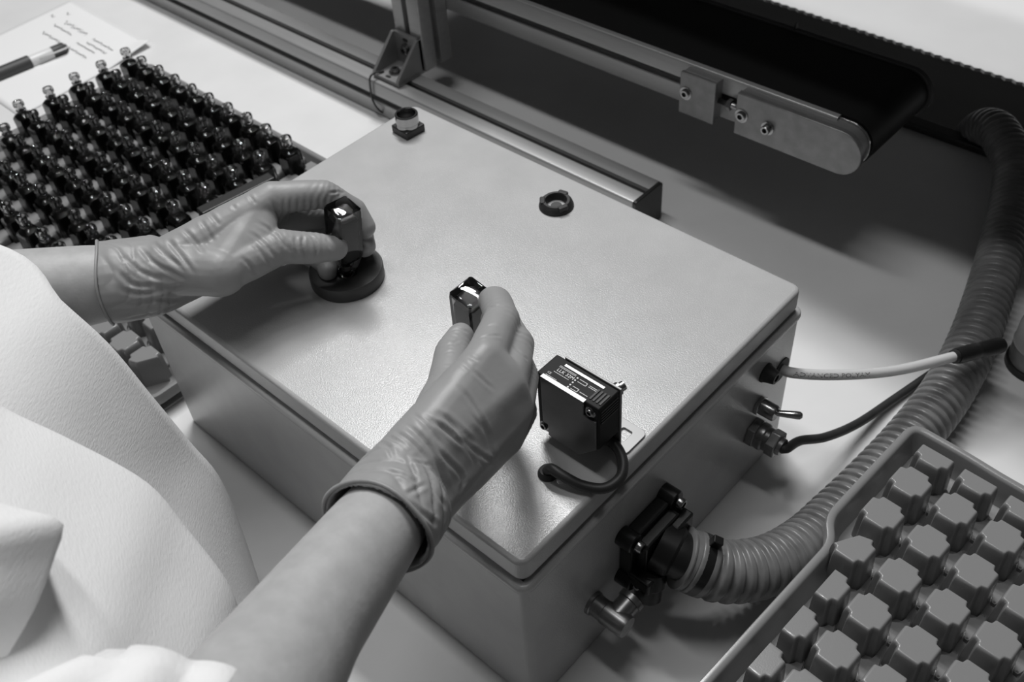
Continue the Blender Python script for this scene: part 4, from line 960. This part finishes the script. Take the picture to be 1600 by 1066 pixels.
CRR = [([(-0.0535, 0.0220, 0.2824), (-0.0499, 0.0211, 0.2832), (-0.0470, 0.0209, 0.2830), (-0.0445, 0.0210, 0.2823), (-0.0423, 0.0213, 0.2812), (-0.0404, 0.0218, 0.2797), (-0.0386, 0.0223, 0.2782), (-0.0368, 0.0227, 0.2766), (-0.0350, 0.0232, 0.2750), (-0.0332, 0.0236, 0.2734), (-0.0313, 0.0240, 0.2719)], 0.00094, 0.00048), ([(-0.0433, 0.0103, 0.2825), (-0.0409, 0.0096, 0.2816), (-0.0387, 0.0091, 0.2804), (-0.0368, 0.0089, 0.2789), (-0.0349, 0.0086, 0.2773), (-0.0329, 0.0084, 0.2758), (-0.0310, 0.0081, 0.2743), (-0.0291, 0.0077, 0.2727), (-0.0272, 0.0074, 0.2711), (-0.0257, 0.0073, 0.2689), (-0.0244, 0.0074, 0.2663), (-0.0232, 0.0075, 0.2636), (-0.0220, 0.0075, 0.2605), (-0.0208, 0.0072, 0.2574), (-0.0194, 0.0067, 0.2544)], 0.00116, 0.0008), ([(-0.0400, -0.0100, 0.2820), (-0.0376, -0.0097, 0.2812), (-0.0354, -0.0092, 0.2801), (-0.0334, -0.0085, 0.2786), (-0.0316, -0.0079, 0.2770), (-0.0297, -0.0073, 0.2754), (-0.0278, -0.0068, 0.2738), (-0.0261, -0.0064, 0.2721), (-0.0246, -0.0058, 0.2699), (-0.0233, -0.0050, 0.2674), (-0.0221, -0.0042, 0.2648), (-0.0209, -0.0033, 0.2620)], 0.00136, 0.00096), ([(-0.0357, -0.0145, 0.2809), (-0.0334, -0.0140, 0.2795), (-0.0313, -0.0134, 0.2777), (-0.0293, -0.0128, 0.2759), (-0.0272, -0.0121, 0.2740), (-0.0252, -0.0113, 0.2719), (-0.0236, -0.0102, 0.2690), (-0.0221, -0.0089, 0.2658)], 0.00136, 0.0008), ([(-0.0529, 0.0265, 0.2829), (-0.0487, 0.0266, 0.2833), (-0.0455, 0.0276, 0.2824)], 0.00094, 0.00048), ([(-0.0595, 0.0395, 0.2810), (-0.0575, 0.0411, 0.2821), (-0.0561, 0.0431, 0.2823), (-0.0550, 0.0453, 0.2819), (-0.0539, 0.0476, 0.2810), (-0.0530, 0.0500, 0.2796), (-0.0523, 0.0526, 0.2778)], 0.00084, 0.00048), ([(-0.0623, 0.0516, 0.2795), (-0.0605, 0.0562, 0.2790)], 0.00084, 0.00048), ([(-0.0786, 0.0685, 0.2713), (-0.0743, 0.0702, 0.2741), (-0.0719, 0.0735, 0.2741)], 0.00084, 0.00056), ([(-0.0725, 0.0632, 0.2749), (-0.0730, 0.0678, 0.2745)], 0.00073, 0.0004), ([(-0.0494, 0.0567, 0.2688), (-0.0467, 0.0570, 0.2675), (-0.0437, 0.0569, 0.2667), (-0.0411, 0.0570, 0.2652), (-0.0394, 0.0581, 0.2622)], 0.00094, 0.00056), ([(-0.0571, 0.0678, 0.2670), (-0.0545, 0.0703, 0.2641)], 0.00073, 0.00048), ([(-0.0403, -0.0099, 0.2821), (-0.0378, -0.0101, 0.2814), (-0.0356, -0.0100, 0.2804), (-0.0337, -0.0098, 0.2790), (-0.0318, -0.0094, 0.2774), (-0.0300, -0.0092, 0.2759), (-0.0281, -0.0089, 0.2744), (-0.0264, -0.0087, 0.2729), (-0.0249, -0.0082, 0.2710), (-0.0236, -0.0076, 0.2687), (-0.0225, -0.0068, 0.2662), (-0.0212, -0.0059, 0.2635), (-0.0200, -0.0047, 0.2605), (-0.0189, -0.0032, 0.2572), (-0.0176, -0.0014, 0.2538), (-0.0166, 0.0012, 0.2494), (-0.0176, 0.0065, 0.2411)], 0.00105, 0.0008), ([(-0.0354, -0.0074, 0.2799), (-0.0333, -0.0078, 0.2784), (-0.0313, -0.0081, 0.2768), (-0.0292, -0.0084, 0.2752), (-0.0272, -0.0086, 0.2736), (-0.0254, -0.0085, 0.2717), (-0.0239, -0.0081, 0.2693), (-0.0226, -0.0074, 0.2666), (-0.0213, -0.0066, 0.2639), (-0.0201, -0.0058, 0.2611), (-0.0189, -0.0052, 0.2580), (-0.0176, -0.0048, 0.2548), (-0.0162, -0.0046, 0.2516), (-0.0159, -0.0036, 0.2466)], 0.00094, 0.00064), ([(-0.0457, -0.0167, 0.2818), (-0.0422, -0.0168, 0.2824), (-0.0392, -0.0164, 0.2822), (-0.0367, -0.0159, 0.2815), (-0.0345, -0.0151, 0.2804), (-0.0326, -0.0143, 0.2789), (-0.0309, -0.0135, 0.2773), (-0.0292, -0.0127, 0.2758), (-0.0273, -0.0120, 0.2742), (-0.0256, -0.0113, 0.2723), (-0.0240, -0.0104, 0.2700), (-0.0227, -0.0094, 0.2672), (-0.0214, -0.0086, 0.2644), (-0.0200, -0.0080, 0.2614), (-0.0187, -0.0076, 0.2583), (-0.0175, -0.0077, 0.2555), (-0.0164, -0.0084, 0.2531), (-0.0154, -0.0095, 0.2507), (-0.0150, -0.0103, 0.2474)], 0.00105, 0.00072), ([(-0.0493, -0.0179, 0.2804), (-0.0451, -0.0189, 0.2819), (-0.0418, -0.0193, 0.2823), (-0.0389, -0.0195, 0.2821), (-0.0363, -0.0197, 0.2815), (-0.0338, -0.0200, 0.2804), (-0.0314, -0.0202, 0.2790), (-0.0291, -0.0202, 0.2771), (-0.0268, -0.0199, 0.2751), (-0.0247, -0.0193, 0.2725)], 0.00105, 0.00064), ([(-0.0474, -0.0257, 0.2806), (-0.0431, -0.0261, 0.2819), (-0.0396, -0.0263, 0.2821), (-0.0366, -0.0264, 0.2816), (-0.0340, -0.0263, 0.2806), (-0.0315, -0.0264, 0.2795), (-0.0292, -0.0264, 0.2780), (-0.0270, -0.0267, 0.2764), (-0.0251, -0.0271, 0.2748), (-0.0234, -0.0276, 0.2730), (-0.0220, -0.0280, 0.2708), (-0.0208, -0.0283, 0.2684), (-0.0195, -0.0285, 0.2660), (-0.0183, -0.0288, 0.2634), (-0.0171, -0.0290, 0.2609), (-0.0160, -0.0292, 0.2580), (-0.0147, -0.0295, 0.2553), (-0.0133, -0.0298, 0.2526), (-0.0123, -0.0298, 0.2492)], 0.00136, 0.0012), ([(-0.0486, -0.0312, 0.2792), (-0.0432, -0.0323, 0.2816), (-0.0395, -0.0324, 0.2819), (-0.0364, -0.0322, 0.2816), (-0.0337, -0.0321, 0.2809), (-0.0311, -0.0321, 0.2799), (-0.0288, -0.0321, 0.2785), (-0.0266, -0.0321, 0.2769), (-0.0245, -0.0320, 0.2752)], 0.00105, 0.00072), ([(-0.0266, -0.0235, 0.2756), (-0.0246, -0.0232, 0.2735), (-0.0230, -0.0227, 0.2709), (-0.0216, -0.0220, 0.2682), (-0.0204, -0.0212, 0.2655), (-0.0192, -0.0202, 0.2629), (-0.0182, -0.0193, 0.2600), (-0.0172, -0.0186, 0.2569), (-0.0160, -0.0187, 0.2543), (-0.0149, -0.0199, 0.2524), (-0.0141, -0.0221, 0.2512), (-0.0135, -0.0250, 0.2508)], 0.00116, 0.00096), ([(-0.0479, -0.0355, 0.2791), (-0.0437, -0.0359, 0.2811), (-0.0406, -0.0357, 0.2817), (-0.0379, -0.0352, 0.2818), (-0.0356, -0.0347, 0.2815), (-0.0335, -0.0340, 0.2809)], 0.00105, 0.00064), ([(-0.0278, -0.0394, 0.2810), (-0.0255, -0.0382, 0.2801), (-0.0241, -0.0364, 0.2779), (-0.0227, -0.0347, 0.2764), (-0.0226, -0.0321, 0.2732)], 0.00105, 0.0008), ([(-0.0510, -0.0396, 0.2762), (-0.0459, -0.0406, 0.2801), (-0.0428, -0.0408, 0.2812), (-0.0400, -0.0415, 0.2817), (-0.0371, -0.0428, 0.2822), (-0.0347, -0.0441, 0.2822), (-0.0323, -0.0453, 0.2820)], 0.00105, 0.00064), ([(-0.0302, -0.0534, 0.2839), (-0.0278, -0.0520, 0.2841), (-0.0254, -0.0508, 0.2841), (-0.0232, -0.0498, 0.2839), (-0.0211, -0.0489, 0.2833), (-0.0189, -0.0482, 0.2826), (-0.0166, -0.0475, 0.2811), (-0.0140, -0.0468, 0.2793)], 0.00105, 0.0008), ([(-0.0130, -0.0561, 0.2832), (-0.0128, -0.0538, 0.2824), (-0.0127, -0.0514, 0.2815), (-0.0135, -0.0482, 0.2792), (-0.0131, -0.0456, 0.2790), (-0.0134, -0.0424, 0.2777)], 0.00105, 0.0008), ([(-0.0129, -0.0590, 0.2845), (-0.0108, -0.0584, 0.2833), (-0.0088, -0.0579, 0.2821), (-0.0068, -0.0573, 0.2807), (-0.0051, -0.0566, 0.2791), (-0.0036, -0.0558, 0.2771), (-0.0023, -0.0548, 0.2747), (-0.0011, -0.0538, 0.2721), (-0.0003, -0.0522, 0.2679), (0.0011, -0.0507, 0.2639)], 0.00126, 0.00096), ([(-0.0323, -0.0382, 0.2811), (-0.0296, -0.0394, 0.2811), (-0.0267, -0.0407, 0.2814), (-0.0241, -0.0420, 0.2810), (-0.0213, -0.0434, 0.2805), (-0.0181, -0.0452, 0.2802)], 0.00105, 0.00072), ([(-0.0205, -0.0367, 0.2770), (-0.0180, -0.0378, 0.2771), (-0.0162, -0.0384, 0.2760), (-0.0142, -0.0391, 0.2753), (-0.0122, -0.0399, 0.2746), (-0.0103, -0.0406, 0.2738), (-0.0086, -0.0411, 0.2725), (-0.0070, -0.0414, 0.2708), (-0.0060, -0.0412, 0.2681), (-0.0050, -0.0410, 0.2649), (-0.0038, -0.0408, 0.2620)], 0.00136, 0.0008), ([(-0.0307, 0.0042, 0.2748), (-0.0288, 0.0043, 0.2732), (-0.0271, 0.0045, 0.2714), (-0.0255, 0.0049, 0.2692), (-0.0243, 0.0055, 0.2666), (-0.0232, 0.0059, 0.2639), (-0.0221, 0.0060, 0.2612), (-0.0211, 0.0059, 0.2585), (-0.0200, 0.0057, 0.2561), (-0.0188, 0.0053, 0.2537), (-0.0176, 0.0049, 0.2514), (-0.0169, 0.0050, 0.2482), (-0.0173, 0.0060, 0.2431)], 0.00116, 0.00064), ([(-0.1099, 0.0610, 0.2376), (-0.1082, 0.0641, 0.2388), (-0.1067, 0.0668, 0.2391), (-0.1046, 0.0686, 0.2387), (-0.1024, 0.0699, 0.2375), (-0.1006, 0.0714, 0.2353)], 0.00084, 0.00056), ([(-0.0992, 0.0509, 0.2417), (-0.0984, 0.0540, 0.2416), (-0.0981, 0.0575, 0.2407), (-0.0981, 0.0613, 0.2395)], 0.00084, 0.00056), ([(-0.0956, 0.0462, 0.2426), (-0.0935, 0.0480, 0.2431), (-0.0921, 0.0505, 0.2427)], 0.00084, 0.00048)]
make_glove('glove', LHJ, 0.36, 0.0300, 0.0195, CRL, 1, 'grey glove on the left hand')
make_glove('glove', RHJ, 0.30, 0.0285, 0.0180, CRR, 2, 'grey glove on the right hand')

# body: trunk, shoulders, upper arms and forearms as one surface
bm = bmesh.new()
lw, lf, le = V(LHJ['wrist']), V(LHJ['fore']), V(LHJ['elbow'])
rw, rf, re_ = V(RHJ['wrist']), V(RHJ['fore']), V(RHJ['elbow'])
lsh, rsh = Vector((-0.40, -0.50, 0.47)), Vector((-0.02, -0.54, 0.47))
neck = Vector((-0.21, -0.53, 0.55))
for a, ra, b, rb in ((lw + (lw - lf).normalized() * -0.005, 0.0215, lw.lerp(lf, 0.45), 0.0275), (lw.lerp(lf, 0.45), 0.0275, lf, 0.0325), (lf, 0.0325, le, 0.040), (le, 0.040, le.lerp(lsh, 0.5), 0.046), (le.lerp(lsh, 0.5), 0.046, lsh, 0.055),
                     (rw, 0.0205, rw.lerp(rf, 0.40), 0.0235), (rw.lerp(rf, 0.40), 0.0235, rf, 0.0268), (rf, 0.0268, re_, 0.036), (re_, 0.036, re_.lerp(rsh, 0.5), 0.045), (re_.lerp(rsh, 0.5), 0.045, rsh, 0.055)):
    limb(bm, a, ra, b, rb)
hull_into(bm, ball(lsh, 0.055) + ball(rsh, 0.055) + ball((-0.30, -0.50, 0.30), 0.10) + ball((-0.13, -0.52, 0.30), 0.10) + ball(neck, 0.055))
hull_into(bm, ball((-0.30, -0.50, 0.30), 0.10) + ball((-0.13, -0.52, 0.30), 0.10) + ball((-0.31, -0.52, -0.05), 0.115) + ball((-0.11, -0.52, -0.05), 0.115))
limb(bm, neck, 0.055, neck + Vector((0.0, 0.02, 0.10)), 0.052)
for sx in (-0.31, -0.11):
    limb(bm, (sx, -0.50, -0.10), 0.095, (sx, -0.52, -0.45), 0.065); limb(bm, (sx, -0.52, -0.45), 0.065, (sx, -0.54, -0.74), 0.042)
me = remesh(bm, 0.0032, 6)
mobj('body', me, 'skin', person, smooth=True)

# gown over the trunk and upper arms
bm = bmesh.new()
hull_into(bm, ball(lsh, 0.068) + ball(rsh, 0.068) + ball((-0.30, -0.50, 0.30), 0.115) + ball((-0.13, -0.52, 0.30), 0.115) + ball(neck - Vector((0, 0, 0.045)), 0.066))
hull_into(bm, ball((-0.30, -0.50, 0.30), 0.115) + ball((-0.13, -0.52, 0.30), 0.115) + ball((-0.32, -0.53, -0.30), 0.125) + ball((-0.10, -0.53, -0.30), 0.125))
limb(bm, lsh, 0.068, le.lerp(lsh, 0.12), 0.060)
limb(bm, rsh, 0.066, re_.lerp(rsh, 0.45), 0.058)
me = remesh(bm, 0.005, 5)
nrm_ = [v.normal.copy() for v in me.vertices]
for v, nn in zip(me.vertices, nrm_):
    v.co += nn * (0.006 * noise.noise(Vector((v.co.x * 16, v.co.y * 16, v.co.z * 6))) + 0.003 * noise.noise(v.co * 40))
mobj('gown_trunk', me, 'gown', person, smooth=True)

# gown: overlapping draped layers, each from its visible outer edge back over the trunk
def drape(name, edge, inner, back, m, label=None, nu=80, nv=40, amp=0.004, fq=9.0, th=0.0009, sd=0.0):
    E, _ = spline(edge, nu); I, _ = spline(inner, nu); B, _ = spline(back, nu)
    vs, fs = [], []
    for i in range(nu):
        for j in range(nv):
            t = j / (nv - 1)
            if t < 0.12: p = B[i].lerp(E[i], sstep(0, 1, t / 0.12) * 0.5 + 0.5 * t / 0.12)
            else: p = E[i].lerp(I[i], (t - 0.12) / 0.88)
            w_ = sstep(0.10, 0.4, t)
            k = noise.noise(Vector((i / nu * fq * 0.7, t * fq * 0.45, sd))) + 0.5 * noise.noise(Vector((i / nu * fq * 2.0 + t * 3, t * fq * 0.8, sd + 4)))
            p = p + Vector((0.55, -0.45, 0.7)) * (amp * k * (0.25 + 0.75 * w_))
            if p.y > -0.205 and p.z < 0.006: p.z = 0.006
            vs.append(p)
    fs = [(i * nv + j, i * nv + j + 1, (i + 1) * nv + j + 1, (i + 1) * nv + j) for i in range(nu - 1) for j in range(nv - 1)]
    o = obj(name, vs, fs, m, person, smooth=True)
    s = o.modifiers.new('thick', 'SOLIDIFY'); s.thickness = th; s.offset = 0
    if label: o['label'] = label
    return o
for nm, e_, i_, b_, m_, lb, am, sd in [('gown', [(-0.4000, -0.4200, 0.5000), (-0.3850, -0.3000, 0.4500), (-0.3650, -0.1900, 0.3850), (-0.3205, -0.0907, 0.3000), (-0.2761, -0.0846, 0.2750), (-0.2579, -0.0766, 0.2450), (-0.2464, -0.0698, 0.2000), (-0.2415, -0.0612, 0.1500), (-0.2358, -0.0548, 0.1100), (-0.2208, -0.0607, 0.0650), (-0.2005, -0.0725, 0.0200)], [(-0.2000, -0.4600, 0.5300), (-0.2100, -0.4000, 0.4900), (-0.2300, -0.3100, 0.4300), (-0.2091, -0.2382, 0.3381), (-0.1780, -0.2432, 0.2999), (-0.1510, -0.2402, 0.2714), (-0.1225, -0.2390, 0.2454), (-0.0903, -0.2357, 0.2199), (-0.0687, -0.2281, 0.2047), (-0.0476, -0.2165, 0.1798), (-0.0564, -0.1825, 0.1400)], [(-0.4150, -0.4200, 0.4700), (-0.4000, -0.3000, 0.4200), (-0.3800, -0.1900, 0.3550), (-0.3531, -0.1037, 0.2715), (-0.3071, -0.0971, 0.2447), (-0.2877, -0.0892, 0.2132), (-0.2747, -0.0834, 0.1666), (-0.2684, -0.0759, 0.1151), (-0.2616, -0.0704, 0.0741), (-0.2450, -0.0776, 0.0282), (-0.2231, -0.0907, -0.0174)], 'gown', 'white non-woven gown front', 0.0040, 0.0), ('gown_panel', [(-0.2500, -0.4200, 0.5300), (-0.2450, -0.3000, 0.4650), (-0.2101, -0.1741, 0.3501), (-0.1811, -0.1573, 0.3153), (-0.1585, -0.1419, 0.2929), (-0.1326, -0.1257, 0.2639), (-0.1132, -0.1239, 0.2409), (-0.0932, -0.1235, 0.2190), (-0.0835, -0.1257, 0.2055), (-0.0770, -0.1306, 0.2001)], [(-0.1000, -0.4700, 0.5400), (-0.1000, -0.4100, 0.4900), (-0.0885, -0.2506, 0.4289), (-0.0634, -0.2481, 0.3977), (-0.0440, -0.2462, 0.3774), (-0.0226, -0.2441, 0.3580), (-0.0123, -0.2367, 0.3365), (-0.0026, -0.2261, 0.3169), (-0.0005, -0.2164, 0.2915), (-0.0116, -0.1872, 0.2526)], [(-0.2650, -0.4200, 0.5000), (-0.2600, -0.3000, 0.4350), (-0.2325, -0.1891, 0.3283), (-0.2024, -0.1722, 0.2917), (-0.1791, -0.1567, 0.2681), (-0.1521, -0.1403, 0.2377), (-0.1318, -0.1388, 0.2139), (-0.1108, -0.1387, 0.1915), (-0.1005, -0.1411, 0.1776), (-0.0936, -0.1462, 0.1722)], 'gown', 'overlapping white gown panel', 0.0035, 2.5), ('gown_flap', [(-0.1300, -0.4200, 0.5300), (-0.1150, -0.3100, 0.4750), (-0.1023, -0.2080, 0.3798), (-0.0874, -0.1952, 0.3637), (-0.0762, -0.1846, 0.3532), (-0.0670, -0.1770, 0.3452), (-0.0615, -0.1858, 0.3391), (-0.0513, -0.2001, 0.3357), (-0.0421, -0.2169, 0.3340), (-0.0357, -0.2374, 0.3294)], [(0.0000, -0.4800, 0.5400), (0.0000, -0.4000, 0.5100), (-0.0494, -0.2626, 0.4298), (-0.0387, -0.2565, 0.4164), (-0.0323, -0.2538, 0.4092), (-0.0288, -0.2535, 0.4055), (-0.0230, -0.2584, 0.4006), (-0.0173, -0.2632, 0.3959), (-0.0114, -0.2679, 0.3914), (-0.0055, -0.2725, 0.3871)], [(-0.1450, -0.4200, 0.5000), (-0.1300, -0.3100, 0.4450), (-0.1224, -0.2141, 0.3647), (-0.1069, -0.2010, 0.3477), (-0.0955, -0.1900, 0.3365), (-0.0860, -0.1821, 0.3280), (-0.0801, -0.1913, 0.3217), (-0.0694, -0.2061, 0.3181), (-0.0598, -0.2235, 0.3162), (-0.0528, -0.2448, 0.3115)], 'gown', 'pointed white gown flap', 0.0025, 5.5)]:
    drape(nm, e_, i_, b_, m_, lb, amp=am, sd=sd)
# bunched sleeve round the right elbow
sl = [Vector(p) for p in [(0.0015, -0.1808, 0.2979), (0.0126, -0.2073, 0.3012), (0.0200, -0.3000, 0.3350), (0.0000, -0.4200, 0.4100), (-0.0200, -0.5300, 0.4650)]]
vs, fs = [], []
ns, nk = 40, 72
P, SL = spline(sl, ns)
T0 = (P[0] - P[3]).normalized()
for i in range(ns):
    T = (P[min(i + 1, ns - 1)] - P[max(i - 1, 0)]).normalized(); F = frame(T, (0.3, 0.2, 1))
    t = i / (ns - 1)
    r0 = 0.036 * (1 - t) + 0.085 * t
    if t < 0.08: r0 *= 0.90 + 0.10 * t / 0.08
    for k in range(nk):
        a = 2 * math.pi * k / nk
        f = noise.noise(Vector((math.cos(a) * 2.2, math.sin(a) * 2.2, t * 3.5 + 9))) * 0.016 + 0.010 * abs(math.sin(a * 4 + 5 * t + 1.5 * noise.noise(Vector((a, t * 4, 3)))))
        vs.append(P[i] + F @ Vector((math.cos(a), math.sin(a), 0)) * (r0 + f * (0.6 + 0.4 * t)))
for i in range(ns - 1):
    for k in range(nk):
        j = (k + 1) % nk
        fs.append((i * nk + k, i * nk + j, (i + 1) * nk + j, (i + 1) * nk + k))
o = obj('sleeve', vs, fs, 'gown', person, smooth=True)
s = o.modifiers.new('thick', 'SOLIDIFY'); s.thickness = 0.001; s.offset = 0
o['label'] = 'bunched white sleeve at the right elbow'
